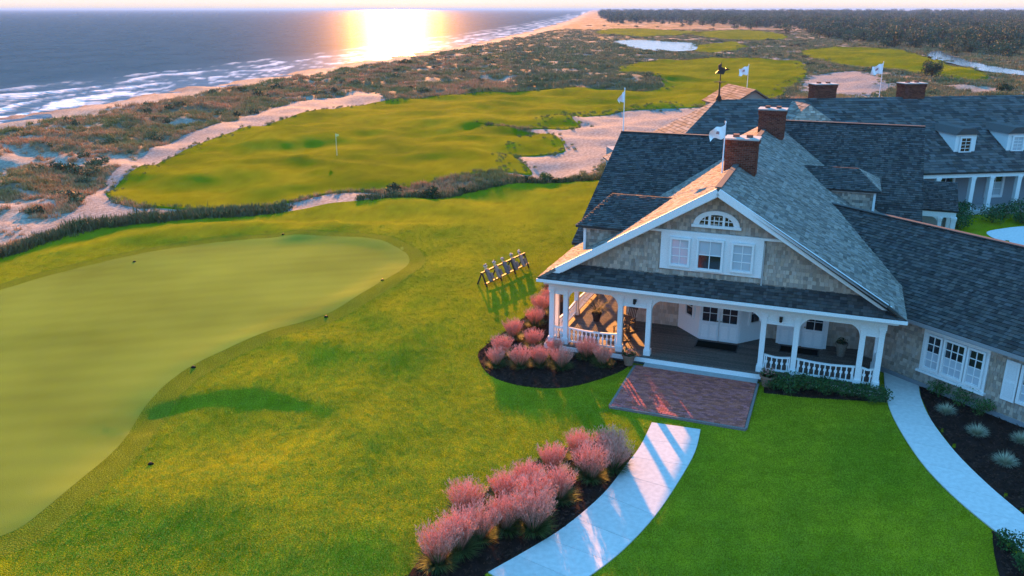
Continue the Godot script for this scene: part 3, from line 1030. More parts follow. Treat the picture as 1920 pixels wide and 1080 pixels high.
	window(c, V(7.98, 4.78, 0.06), fx, fz, 0.95, 1.3, 2, 3, 0.0, 1.0)
	# half-round window
	var fan := MB.new()
	var fr := MB.new()
	var cen := V(7.27, 6.72, 0.1)
	for k in 14:
		var t0 := PI * k / 14.0
		var t1 := PI * (k + 1) / 14.0
		var o0 := Vector3(cos(t0) * 0.98, sin(t0) * 0.64, 0)
		var o1 := Vector3(cos(t1) * 0.98, sin(t1) * 0.64, 0)
		fr.prism(pv([cen + o0 * 0.74, cen + o0, cen + o1, cen + o1 * 0.74]), Vector3(0, 0, -0.1), WHITE)
		fan.tri(cen + V(0, 0, 0.04), cen + o0 * 0.78 + V(0, 0, 0.04), cen + o1 * 0.78 + V(0, 0, 0.04), DARK_GLASS)
	fr.box(cen + Vector3(0, -0.05, -0.02), Vector3(2.1, 0.12, 0.14), WHITE)
	for x in [-0.3, 0.3]:
		fr.box(cen + Vector3(x, 0.24, -0.01), Vector3(0.1, 0.46, 0.05), WHITE)
	for x in [-0.1, 0.1, -0.5, 0.5]:
		fr.box(cen + Vector3(x, 0.2, -0.015), Vector3(0.03, 0.36, 0.04), WHITE)
	fr.box(cen + Vector3(0, 0.2, -0.016), Vector3(1.3, 0.03, 0.036), WHITE)
	var fw := put(fr, "half_round_window", M.white, c)
	put(fan, "pane", M.glass, fw)
	# body walls
	var F := 0.45
	shingle_face(c, "wall", pv([V(2.6, F, 4.1), V(14.7, F, 4.1), V(14.7, 3.4, 4.1), V(2.6, 3.4, 4.1)]), 0.25, tone(GREY_WALL, 1.15), 0.2, 0.16, 0.2)
	var body := MB.new()
	body.box(V(2.7, 2.1, 7.0), Vector3(0.22, 3.6, 5.5), GREY_WALL)
	body.box(V(14.65, 1.9, 10.2), Vector3(0.22, 3.6, 12.4), GREY_WALL)
	body.box(V(4.2, 2.0, 12.2), Vector3(3.0, 3.9, 0.22), GREY_WALL)
	body.prism(pv([V(16.3, 0.0, 16.6), V(16.3, 0.0, 30.8), V(16.3, 3.8, 30.8), V(16.3, 8.15, 23.7), V(16.3, 3.8, 16.6)]), Vector3(-0.2, 0, 0), GREY_WALL)
	body.prism(pv([V(2.4, 0.0, 23.6), V(2.4, 0.0, 9.6), V(2.4, 5.6, 9.6), V(2.4, 7.9, 14.68), V(2.4, 4.0, 23.6)]), Vector3(0.2, 0, 0), GREY_WALL)
	body.prism(pv([V(-0.3, 3.5, 23.6), V(-0.3, 3.5, 6.0), V(-0.3, 4.2, 6.0), V(-0.3, 8.2, 14.68), V(-0.3, 4.0, 23.6)]), Vector3(0.2, 0, 0), GREY_WALL)
	put(body, "wall", M.cedar, c)
	# porch ceiling and beam
	var cl := MB.new()
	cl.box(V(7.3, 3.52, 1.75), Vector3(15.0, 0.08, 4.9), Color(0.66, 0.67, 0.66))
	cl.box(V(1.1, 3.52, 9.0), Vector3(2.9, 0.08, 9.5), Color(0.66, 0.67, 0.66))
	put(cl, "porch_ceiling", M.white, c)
	var beam := MB.new()
	beam.box(V(7.15, 3.3, 0.0), Vector3(14.6, 0.36, 0.26), WHITE)
	beam.box(V(0.0, 3.3, 6.4), Vector3(0.26, 0.36, 12.5), WHITE)
	beam.box(V(14.3, 3.3, 1.2), Vector3(0.26, 0.36, 2.2), WHITE)
	beam.box(V(7.3, 3.69, -0.88), Vector3(15.6, 0.14, 0.05), WHITE)
	put(beam, "porch_beam", M.white, c)
	var cols := [0.0, 0.68, 3.3, 4.62, 9.62, 10.98, 13.58, 14.3]
	for u in cols:
		porch_post(c, V(u, 0.42, 0.0), 2.75)
	for b in [0.72, 4.0, 8.0, 12.0]:
		porch_post(c, V(0.0, 0.42, b), 2.75)
	porch_post(c, V(14.3, 0.42, 2.0), 2.75)
	# solid panels over the paired columns
	for pr in [[0.0, 0.68, 2.9], [3.3, 4.62, 2.72], [9.62, 10.98, 2.72], [13.58, 14.3, 2.72]]:
		var pan := MB.new()
		pan.box(V((pr[0] + pr[1]) * 0.5, (3.14 + pr[2]) * 0.5, 0.0), Vector3(pr[1] - pr[0] - 0.2, 3.14 - pr[2], 0.1), WHITE)
		pan.box(V((pr[0] + pr[1]) * 0.5, pr[2], 0.0), Vector3(pr[1] - pr[0] - 0.2, 0.1, 0.16), WHITE)
		put(pan, "porch_panel", M.white, c)
	for br in [[0.8, 1.0], [3.18, -1.0], [4.74, 1.0], [9.5, -1.0], [11.1, 1.0], [13.46, -1.0]]:
		bracket(c, V(br[0], 3.13, 0.0), br[1], 0.55)
	for u in [3.96, 10.3]:
		var lamp := MB.new()
		lamp.box(V(u, 3.0, -0.12), Vector3(0.14, 0.12, 0.12), Color(0.03, 0.03, 0.03))
		lamp.lathe(V(u, 2.84, -0.2), PackedVector2Array([Vector2(0.03, 0.0), Vector2(0.07, 0.04), Vector2(0.06, 0.12), Vector2(0.02, 0.17)]), 8, Color(0.03, 0.03, 0.03))
		put(lamp, "wall_lantern", M.metal, c)
	# deck of single boards
	var joist := MB.new()
	joist.box(V(7.15, 0.2, 1.9), Vector3(14.4, 0.34, 4.3), Color(0.10, 0.09, 0.08))
	joist.box(V(1.15, 0.2, 9.0), Vector3(2.4, 0.34, 9.8), Color(0.10, 0.09, 0.08))
	var deck := put(joist, "porch_deck", M.plank, c)
	var b := -0.3
	while b < 4.05:
		var u := -0.22
		while u < 14.5:
			var u2 := minf(u + rng.randf_range(3.0, 4.8), 14.52)
			if 14.52 - u2 < 0.8:
				u2 = 14.52
			var pk := MB.new()
			var k := rng.randf_range(0.7, 1.3)
			pk.box(V((u + u2) * 0.5, 0.4, b + 0.069), Vector3(u2 - u - 0.006, 0.05, 0.132), Color(0.24 * k, 0.19 * k, 0.16 * k))
			put(pk, "plank", M.plank, deck)
			u = u2
		b += 0.14
	while b < 13.8:
		var pk := MB.new()
		var k := rng.randf_range(0.7, 1.3)
		pk.box(V(1.15, 0.4, b + 0.069), Vector3(2.74, 0.05, 0.132), Color(0.24 * k, 0.19 * k, 0.16 * k))
		put(pk, "plank", M.plank, deck)
		b += 0.14
	var fas := MB.new()
	fas.box(V(7.15, 0.27, -0.33), Vector3(14.76, 0.2, 0.05), WHITE)
	fas.box(V(-0.26, 0.27, 6.7), Vector3(0.05, 0.2, 14.0), WHITE)
	put(fas, "deck_fascia", M.white, deck)
	var lat := MB.new()
	lat.box(V(7.15, 0.08, -0.27), Vector3(14.5, 0.2, 0.04), Color(0.16, 0.17, 0.17))
	put(lat, "skirting", M.plank, deck)
	var st := MB.new()
	st.box(V(7.12, 0.125, -0.55), Vector3(5.0, 0.09, 0.42), Color(0.35, 0.34, 0.33))
	put(st, "porch_step", M.paving, c)
	for e in [[V(0.8, 0.42, 0), V(3.2, 0.42, 0)], [V(0.0, 0.42, 0.85), V(0, 0.42, 3.9)], [V(0.0, 0.42, 4.1), V(0, 0.42, 7.9)], [V(0.0, 0.42, 8.1), V(0, 0.42, 11.9)], [V(0.1, 0.42, 0), V(0.58, 0.42, 0)], [V(9.75, 0.42, 0), V(10.85, 0.42, 0)], [V(11.1, 0.42, 0), V(13.46, 0.42, 0)], [V(13.7, 0.42, 0), V(14.2, 0.42, 0)], [V(14.3, 0.42, 0.15), V(14.3, 0.42, 1.9)]]:
		railing(c, e[0], e[1])
	# entrance bay with double doors and sidelights
	var bay := MB.new()
	bay.prism(pv([V(6.45, F, 2.85), V(8.4, F, 2.85), V(8.4, 3.45, 2.85), V(6.45, 3.45, 2.85)]), V(0, 0, 0.12), WHITE)
	bay.prism(pv([V(5.25, F, 4.08), V(6.45, F, 2.85), V(6.45, 3.45, 2.85), V(5.25, 3.45, 4.08)]), Vector3(0.09, 0, -0.09), WHITE)
	bay.prism(pv([V(8.4, F, 2.85), V(9.5, F, 4.08), V(9.5, 3.45, 4.08), V(8.4, 3.45, 2.85)]), Vector3(-0.09, 0, -0.09), WHITE)
	put(bay, "entrance_bay", M.white, c)
	leaf_door(c, V(6.5, F, 2.84), fx, fz, 0.92, 2.25, 2, 1.0)
	leaf_door(c, V(7.43, F, 2.84), fx, fz, 0.92, 2.25, 2, -1.0)
	var la := Vector3(1.2, 0, 1.23).normalized()
	var lm := Vector3(-1.23, 0, 1.2).normalized()
	window(c, V(5.25, 1.3, 4.08) + la * 0.6, la, lm, 0.75, 1.1, 1, 2)
	var ra := Vector3(1.1, 0, -1.23).normalized()
	var rm := Vector3(1.23, 0, 1.1).normalized()
	window(c, V(8.4, 1.3, 2.85) + ra * 0.45, ra, rm, 0.75, 1.1, 1, 2)
	var bay2 := MB.new()
	bay2.prism(pv([V(10.0, F, 3.58), V(12.25, F, 3.58), V(12.25, 2.95, 3.58), V(10.0, 2.95, 3.58)]), V(0, 0, 0.5), WHITE)
	put(bay2, "side_entrance", M.white, c)
	leaf_door(c, V(10.1, F, 3.57), fx, fz, 0.98, 2.2, 0, 1.0)
	leaf_door(c, V(11.15, F, 3.57), fx, fz, 0.98, 2.2, 2, -1.0, 0.4, true)
	# chimneys
	chimney(c, V(7.45, 7.7, 5.9), 1.42, 1.0, 1.95)
	chimney(c, V(7.7, 7.9, 19.2), 1.5, 1.05, 1.75)
	# side entry porch of the middle wing
	shingle_face(c, "entry_roof", pv([V(15.7, 2.9, 25.3), V(19.5, 2.9, 25.3), V(19.5, 4.3, 28.2), V(15.7, 4.3, 28.2)]), 0.12, ROOF_DARK)
	var ep := MB.new()
	ep.box(V(17.6, 2.62, 25.5), Vector3(3.6, 0.4, 0.2), WHITE)
	ep.box(V(19.3, 2.62, 27.0), Vector3(0.2, 0.4, 2.9), WHITE)
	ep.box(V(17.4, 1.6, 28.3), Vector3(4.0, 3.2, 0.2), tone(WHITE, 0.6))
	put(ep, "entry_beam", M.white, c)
	porch_post(c, V(19.3, 0.0, 25.5), 2.45, 0.3)
	porch_post(c, V(18.5, 0.0, 25.5), 2.45, 0.22)
	porch_post(c, V(19.3, 0.0, 28.0), 2.45, 0.3)
	bracket(c, V(18.38, 2.43, 25.5), -1.0, 0.5)

func build_wing() -> void:
	# the low wing to the right: x along its front towards the viewer, z outwards
	var d := Vector3(0.5176, 0, 0.8556)
	var c := thing("clubhouse_wing", Vector3(16.7, 0.0, -34.72), atan2(-d.z, d.x))
	tag(c, "low shingled wing with long dark roof and white triple window at right", "building")
	var L := 15.0
	var o := 4.7
	shingle_face(c, "roof", pv([Vector3(-9.5, 3.02, 0.5), Vector3(L, 3.02, 0.5), Vector3(L, 5.75, -o), Vector3(-9.5, 5.75, -o)]), 0.14, ROOF_DARK)
	shingle_face(c, "roof", pv([Vector3(L, 3.02, -9.9), Vector3(-9.5, 3.02, -9.9), Vector3(-9.5, 5.75, -o), Vector3(L, 5.75, -o)]), 0.14, ROOF_DARK, 0.3, 0.5)
	var rc := MB.new()
	rc.span(Vector3(-9.4, 5.8, -o), Vector3(L, 5.8, -o), 0.26, 0.05, tone(ROOF_DARK, 1.4))
	put(rc, "ridge_cap", M.cedar, c)
	shingle_face(c, "wall", pv([Vector3(-1.2, 0.0, 0.0), Vector3(L - 0.4, 0.0, 0.0), Vector3(L - 0.4, 3.05, 0.0), Vector3(-1.2, 3.05, 0.0)]), 0.25, GREY_WALL, 0.17, 0.15, 0.32)
	var w := MB.new()
	w.prism(pv([Vector3(L - 0.3, 0, 0), Vector3(L - 0.3, 0, -9.4), Vector3(L - 0.3, 3.1, -9.4), Vector3(L - 0.3, 5.6, -o), Vector3(L - 0.3, 3.1, 0)]), Vector3(-0.25, 0, 0), GREY_WALL)
	w.box(Vector3(6.0, 1.5, -9.3), Vector3(17.0, 3.0, 0.25), GREY_WALL)
	w.box(Vector3(6.5, 0.12, 0.03), Vector3(15.0, 0.26, 0.09), Color(0.30, 0.31, 0.33))
	put(w, "wall", M.cedar, c)
	var ev := MB.new()
	ev.box(Vector3(7.0, 2.93, 0.52), Vector3(16.0, 0.16, 0.04), Color(0.28, 0.28, 0.29))
	ev.box(Vector3(7.0, 2.86, 0.26), Vector3(16.0, 0.04, 0.5), Color(0.5, 0.5, 0.5))
	put(ev, "eave_board", M.white, c)
	var x := Vector3(1, 0, 0)
	var z := Vector3(0, 0, 1)
	var sur := MB.new()
	sur.box(Vector3(3.05, 1.75, 0.05), Vector3(2.85, 1.86, 0.07), WHITE)
	sur.box(Vector3(3.05, 0.8, 0.1), Vector3(3.0, 0.09, 0.2), WHITE)
	put(sur, "window_surround", M.white, c)
	window(c, Vector3(1.78, 0.95, 0.085), x, z, 0.75, 1.6, 2, 4, 0.0, 0.5)
	window(c, Vector3(2.58, 0.95, 0.085), x, z, 0.98, 1.6, 3, 4, 0.0, 0.5)
	window(c, Vector3(3.61, 0.95, 0.085), x, z, 0.75, 1.6, 2, 4, 0.0, 0.5)
	for wx in [5.75, 8.4, 11.0]:
		window(c, Vector3(wx, 0.95, 0.05), x, z, 1.3, 1.6, 3, 4, 0.0, 0.5, 0.12)
		for sx in [wx - 0.62, wx + 1.34]:
			var sh := MB.new()
			sh.box(Vector3(sx + 0.28, 1.72, 0.07), Vector3(0.54, 1.66, 0.05), WHITE)
			for k in 2:
				sh.box(Vector3(sx + 0.28, 1.34 + k * 0.76, 0.1), Vector3(0.36, 0.62, 0.02), tone(WHITE, 0.92))
			put(sh, "shutter", M.white, c)

func build_hall() -> void:
	# the long building behind: x along the ridge, z towards the viewer
	var c := thing("clubhouse_hall", Vector3(17.2, 0.0, -71.9), deg_to_rad(8.2))
	tag(c, "long rear building with hipped shingle roof, two dormers and columned front", "building")
	var E := 9.2
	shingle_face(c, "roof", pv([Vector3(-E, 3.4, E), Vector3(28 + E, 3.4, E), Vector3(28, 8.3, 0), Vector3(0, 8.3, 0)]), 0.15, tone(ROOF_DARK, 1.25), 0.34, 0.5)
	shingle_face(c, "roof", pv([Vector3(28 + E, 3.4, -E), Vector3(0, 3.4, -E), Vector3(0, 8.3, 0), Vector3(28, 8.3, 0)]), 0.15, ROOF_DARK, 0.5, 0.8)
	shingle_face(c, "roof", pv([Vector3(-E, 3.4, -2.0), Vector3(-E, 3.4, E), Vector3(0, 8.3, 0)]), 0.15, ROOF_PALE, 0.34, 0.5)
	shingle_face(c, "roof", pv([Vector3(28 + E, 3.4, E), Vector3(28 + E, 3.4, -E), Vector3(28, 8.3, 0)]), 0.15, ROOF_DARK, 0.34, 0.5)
	# cross gable
	shingle_face(c, "gable_roof", pv([Vector3(9.6, 6.0, 4.2), Vector3(9.6, 6.0, -1.0), Vector3(6.5, 8.15, -1.0), Vector3(6.5, 8.15, 3.4)]), 0.1, ROOF_PALE, 0.34, 0.5)
	shingle_face(c, "gable_roof", pv([Vector3(3.4, 6.0, -1.0), Vector3(3.4, 6.0, 4.2), Vector3(6.5, 8.15, 3.4), Vector3(6.5, 8.15, -1.0)]), 0.1, ROOF_PALE, 0.34, 0.5)
	shingle_face(c, "gable_roof", pv([Vector3(3.4, 6.0, 4.2), Vector3(9.6, 6.0, 4.2), Vector3(6.5, 8.15, 3.4)]), 0.1, GREY_WALL, 0.2, 0.3)
	# rear gable glimpsed over the ridge
	shingle_face(c, "gable_roof", pv([Vector3(5.4, 6.4, -18.0), Vector3(5.4, 6.4, -11.0), Vector3(8.2, 8.05, -11.0), Vector3(8.2, 8.05, -18.0)]), 0.1, Color(0.3, 0.2, 0.15), 0.34, 0.5)
	shingle_face(c, "gable_roof", pv([Vector3(11.0, 6.4, -11.0), Vector3(11.0, 6.4, -18.0), Vector3(8.2, 8.05, -18.0), Vector3(8.2, 8.05, -11.0)]), 0.1, Color(0.3, 0.2, 0.15), 0.34, 0.5)
	var w := MB.new()
	w.prism(pv([Vector3(5.6, 0.0, -11.3), Vector3(10.8, 0.0, -11.3), Vector3(10.8, 6.3, -11.3), Vector3(8.2, 7.9, -11.3), Vector3(5.6, 6.3, -11.3)]), Vector3(0, 0, -6.0), GREY_WALL)
	w.box(Vector3(14.0, 1.75, 0.0), Vector3(43.0, 3.4, 14.6), Color(0.36, 0.37, 0.39))
	put(w, "wall", M.cedar, c)
	chimney(c, Vector3(9.6, 7.6, -0.6), 1.9, 1.2, 1.8)
	chimney(c, Vector3(17.6, 7.6, -0.3), 1.9, 1.2, 1.8)
	var fz := Vector3(0, 0, 1)
	var fx := Vector3(1, 0, 0)
	for x in [18.3, 22.9, 27.5]:
		var d := MB.new()
		d.box(Vector3(x, 5.2, 5.6), Vector3(1.8, 1.7, 2.6), WHITE)
		var dm := put(d, "dormer", M.white, c)
		var rf := MB.new()
		rf.prism(pv([Vector3(x - 1.1, 6.0, 7.1), Vector3(x + 1.1, 6.0, 7.1), Vector3(x + 0.5, 6.5, 7.1), Vector3(x - 0.5, 6.5, 7.1)]), Vector3(0, 0, -4.2), tone(ROOF_DARK, 1.3))
		put(rf, "dormer_roof", M.cedar, dm)
		window(c, Vector3(x - 0.55, 4.5, 6.92), fx, fz, 1.1, 1.35, 2, 4, 0.0, 0.0 if x < 20.0 else 1.0, 0.14)
	var bm := MB.new()
	bm.box(Vector3(20.0, 3.15, 8.85), Vector3(34.0, 0.4, 0.25), WHITE)
	put(bm, "porch_beam", M.white, c)
	for x in [15.0, 18.0, 19.6, 22.0, 23.6, 26.0, 27.6, 30.0]:
		porch_post(c, Vector3(x, 0.3, 8.85), 2.7, 0.34)
	for x in [16.0, 20.4, 24.4]:
		window(c, Vector3(x, 0.9, 7.31), fx, fz, 1.6, 2.0, 2, 3, 0.0, 0.7, 0.2)
	var pl := MB.new()
	pl.box(Vector3(20.0, 0.15, 8.2), Vector3(36.0, 0.36, 2.4), Color(0.45, 0.45, 0.45))
	put(pl, "plinth", M.paving, c)

func build_patio() -> void:
	var c := thing("brick_patio", HOUSE_AT, HOUSE_TURN)
	kind(c, "structure")
	var base := MB.new()
	base.box(V(6.95, 0.03, -2.85), Vector3(5.3, 0.16, 4.5), Color(0.16, 0.13, 0.12))
	put(base, "mortar_bed", M.brick, c)
	var mb := MB.new()
	var b := -5.1
	var row := 0
	while b < -0.72:
		var u := 4.3 - (0.115 if row % 2 else 0.0)
		while u < 9.58:
			var u0 := maxf(u, 4.3)
			var u1 := minf(u + 0.222, 9.6)
			if u1 - u0 > 0.04:
				var k := rng.randf_range(0.65, 1.25)
				var w := rng.randf_range(-0.03, 0.03)
				mb.box(V((u0 + u1) * 0.5, 0.108 + rng.randf_range(-0.003, 0.003), b + 0.054), Vector3(u1 - u0 - 0.008, 0.06, 0.1), Color((0.6 + w) * k, 0.18 * k, (0.145 - w) * k))
			u += 0.23
		b += 0.11
		row += 1
	kind(put(mb, "bricks", M.brick, c), "stuff")
	var ed := MB.new()
	ed.box(V(6.95, 0.06, -5.16), Vector3(5.42, 0.13, 0.1), Color(0.3, 0.24, 0.22))
	ed.box(V(4.24, 0.06, -2.9), Vector3(0.1, 0.13, 4.4), Color(0.3, 0.24, 0.22))
	ed.box(V(9.66, 0.06, -2.9), Vector3(0.1, 0.13, 4.4), Color(0.3, 0.24, 0.22))
	put(ed, "edging", M.brick, c)

# ---------------------------------------------------------------- plants
func blade(mb: MB, foot: Vector3, dir: Vector3, length: float, width: float, droop: float, col: Color, tip: Color) -> void:
	var side := dir.cross(Vector3.UP)
	side = (side.normalized() if side.length() > 0.01 else Vector3.RIGHT) * width * 0.5
	var mid := foot + dir * length * 0.55 + Vector3(0, -droop * 0.2, 0)
	var end := foot + dir * length + Vector3(0, -droop, 0)
	var m := side.cross(dir).normalized()
	if m.y < 0.0:
		m = -m
		side = -side
	# one folded blade: a quad and a tip
	var q := [foot - side, foot + side, mid + side * 0.8, mid - side * 0.8]
	mb.v.append(q[0]); mb.v.append(q[2]); mb.v.append(q[1]); mb.v.append(q[0]); mb.v.append(q[3]); mb.v.append(q[2])
	mb.v.append(q[3]); mb.v.append(end); mb.v.append(q[2])
	var nm := (side.cross(mid - foot)).normalized()
	for i in 9:
		mb.n.append(nm)
		mb.c.append(col if i in [0, 2, 3] else tip)

func rand_dir(lean: float) -> Vector3:
	var a := rng.randf() * TAU
	return Vector3(cos(a) * lean, 1.0, sin(a) * lean).normalized()

func muhly_meshes(k: int) -> Array:
	var g := MB.new()
	for i in 520:
		var lean := sqrt(rng.randf()) * 1.45
		var d := rand_dir(lean)
		var t := rng.randf_range(0.6, 1.3)
		var cc := Color(0.06 * t, 0.095 * t, 0.025 * t)
		blade(g, Vector3(d.x, 0, d.z) * rng.randf_range(0.0, 0.12), d, rng.randf_range(0.5, 0.8), 0.018, lean * 0.16, cc, tone(cc, 1.4))
	var p := MB.new()
	for i in 300:
		var lean := sqrt(rng.randf()) * (0.56 + 0.05 * k)
		var d := rand_dir(lean)
		var l := rng.randf_range(0.72, 1.05)
		var t := rng.randf_range(0.75, 1.3)
		var pink := Color(0.58 * t, 0.215 * t, 0.15 * t).lerp(Color(0.52, 0.36, 0.28), rng.randf() * 0.5)
		blade(p, Vector3(d.x, 0, d.z) * 0.1, d, l, 0.007, lean * 0.12, Color(0.2, 0.13, 0.07), pink)
		for j in 10:
			var f := d * l * rng.randf_range(0.66, 1.03) + Vector3(0, -lean * 0.1, 0)
			var e := (d + rand_dir(2.0) * 0.7).normalized()
			blade(p, f + Vector3(rng.randf_range(-0.04, 0.04), 0, rng.randf_range(-0.04, 0.04)), e, rng.randf_range(0.05, 0.11), 0.012, 0.02, pink, tone(pink, 1.15))
	return [g.mesh(), p.mesh()]

func ordinal(i: int) -> String:
	return ["first", "second", "third", "fourth", "fifth", "sixth", "seventh", "eighth", "ninth", "tenth", "eleventh", "twelfth", "thirteenth", "fourteenth", "fifteenth", "sixteenth"][i]

func leaf_cloud(mb: MB, lumps: Array, count: int, size: float, col: Color, vary := 0.5) -> void:
	# lumps: [centre, radii]; leaves in the outer half of each lump, turned any way
	for i in count:
		var l: Array = lumps[rng.randi() % lumps.size()]
		var d := Vector3(rng.randfn(), rng.randfn(), rng.randfn()).normalized()
		var r := pow(rng.randf(), 0.4)
		var at: Vector3 = l[0] + Vector3(d.x * l[1].x, d.y * l[1].y, d.z * l[1].z) * r
		var a := (d * 0.6 + Vector3(rng.randfn(), rng.randfn(), rng.randfn()) * 0.7).normalized()
		var x := a.cross(Vector3(rng.randfn(), rng.randfn(), rng.randfn())).normalized()
		var y := a.cross(x)
		var s := size * rng.randf_range(0.6, 1.3)
		var t := rng.randf_range(1.0 - vary, 1.0 + vary)
		var cc := Color(col.r * t * rng.randf_range(0.85, 1.2), col.g * t, col.b * t)
		mb.tri(at - x * s * 0.5, at - y * s * 0.3, at + x * s * 0.5, cc)
		mb.tri(at - x * s * 0.5, at + x * s * 0.5, at + y * s * 0.3, cc)

func shrub(called: String, at: Vector3, w: float, h: float, col: Color, count := 700, leaf := 0.09) -> Node3D:
	var o := thing(called, at)
	var lumps := []
	for i in 6:
		var a := TAU * i / 6.0 + rng.randf()
		lumps.append([Vector3(cos(a) * w * 0.25, h * rng.randf_range(0.35, 0.65), sin(a) * w * 0.25), Vector3(w * 0.28, h * 0.38, w * 0.28)])
	var mb := MB.new()
	leaf_cloud(mb, lumps, count, leaf, col)
	put(mb, "foliage", M.leaf, o)
	var st := MB.new()
	for i in 4:
		var d := rand_dir(0.6)
		st.tube(pv([Vector3(0, -0.05, 0), d * h * 0.4, d * h * 0.7]), PackedFloat32Array([0.02, 0.015, 0.005]), 5, Color(0.06, 0.045, 0.03))
	put(st, "stem", M.cedar, o)
	return o

func tree_mesh(h: float, w: float, leaves: int, leaf: float, col: Color, lumps_n: int, trunk := true) -> MB:
	var mb := MB.new()
	var lumps := []
	for i in lumps_n:
		var a := rng.randf() * TAU
		var r := sqrt(rng.randf()) * w * 0.32
		lumps.append([Vector3(cos(a) * r, h * rng.randf_range(0.2, 0.84), sin(a) * r), Vector3(w * 0.24, h * 0.17, w * 0.24) * rng.randf_range(0.75, 1.2)])
	leaf_cloud(mb, lumps, leaves, leaf, col, 0.45)
	if trunk:
		mb.tube(pv([Vector3(0, -0.5, 0), Vector3(0.1, h * 0.4, 0), Vector3(0, h * 0.75, 0.1)]), PackedFloat32Array([0.03 * h, 0.02 * h, 0.005 * h]), 6, Color(0.05, 0.04, 0.035))
		for l in lumps:
			mb.tube(pv([Vector3(0.05, h * 0.4, 0), l[0]]), PackedFloat32Array([0.012 * h, 0.004 * h]), 4, Color(0.05, 0.04, 0.035))
	return mb

func scatter(called: String, me: Mesh, m: Material, xf: Array, cols: Array) -> MultiMeshInstance3D:
	var mm := MultiMesh.new()
	mm.transform_format = MultiMesh.TRANSFORM_3D
	mm.use_colors = true
	mm.mesh = me
	mm.instance_count = xf.size()
	for i in xf.size():
		mm.set_instance_transform(i, xf[i])
		mm.set_instance_color(i, cols[i])
	var o := MultiMeshInstance3D.new()
	o.name = numbered(called)
	o.multimesh = mm
	o.material_override = m
	add_child(o)
	kind(o, "stuff")
	return o

func on_dune(x: float, z: float) -> bool:
	var p := Vector2(x, z)
	for k in ["lawn", "fairway", "bunker", "track", "pond", "creek", "waste", "far0", "far1", "far2", "far3"]:
		if Geometry2D.is_point_in_polygon(p, poly[k]):
			return false
	return true

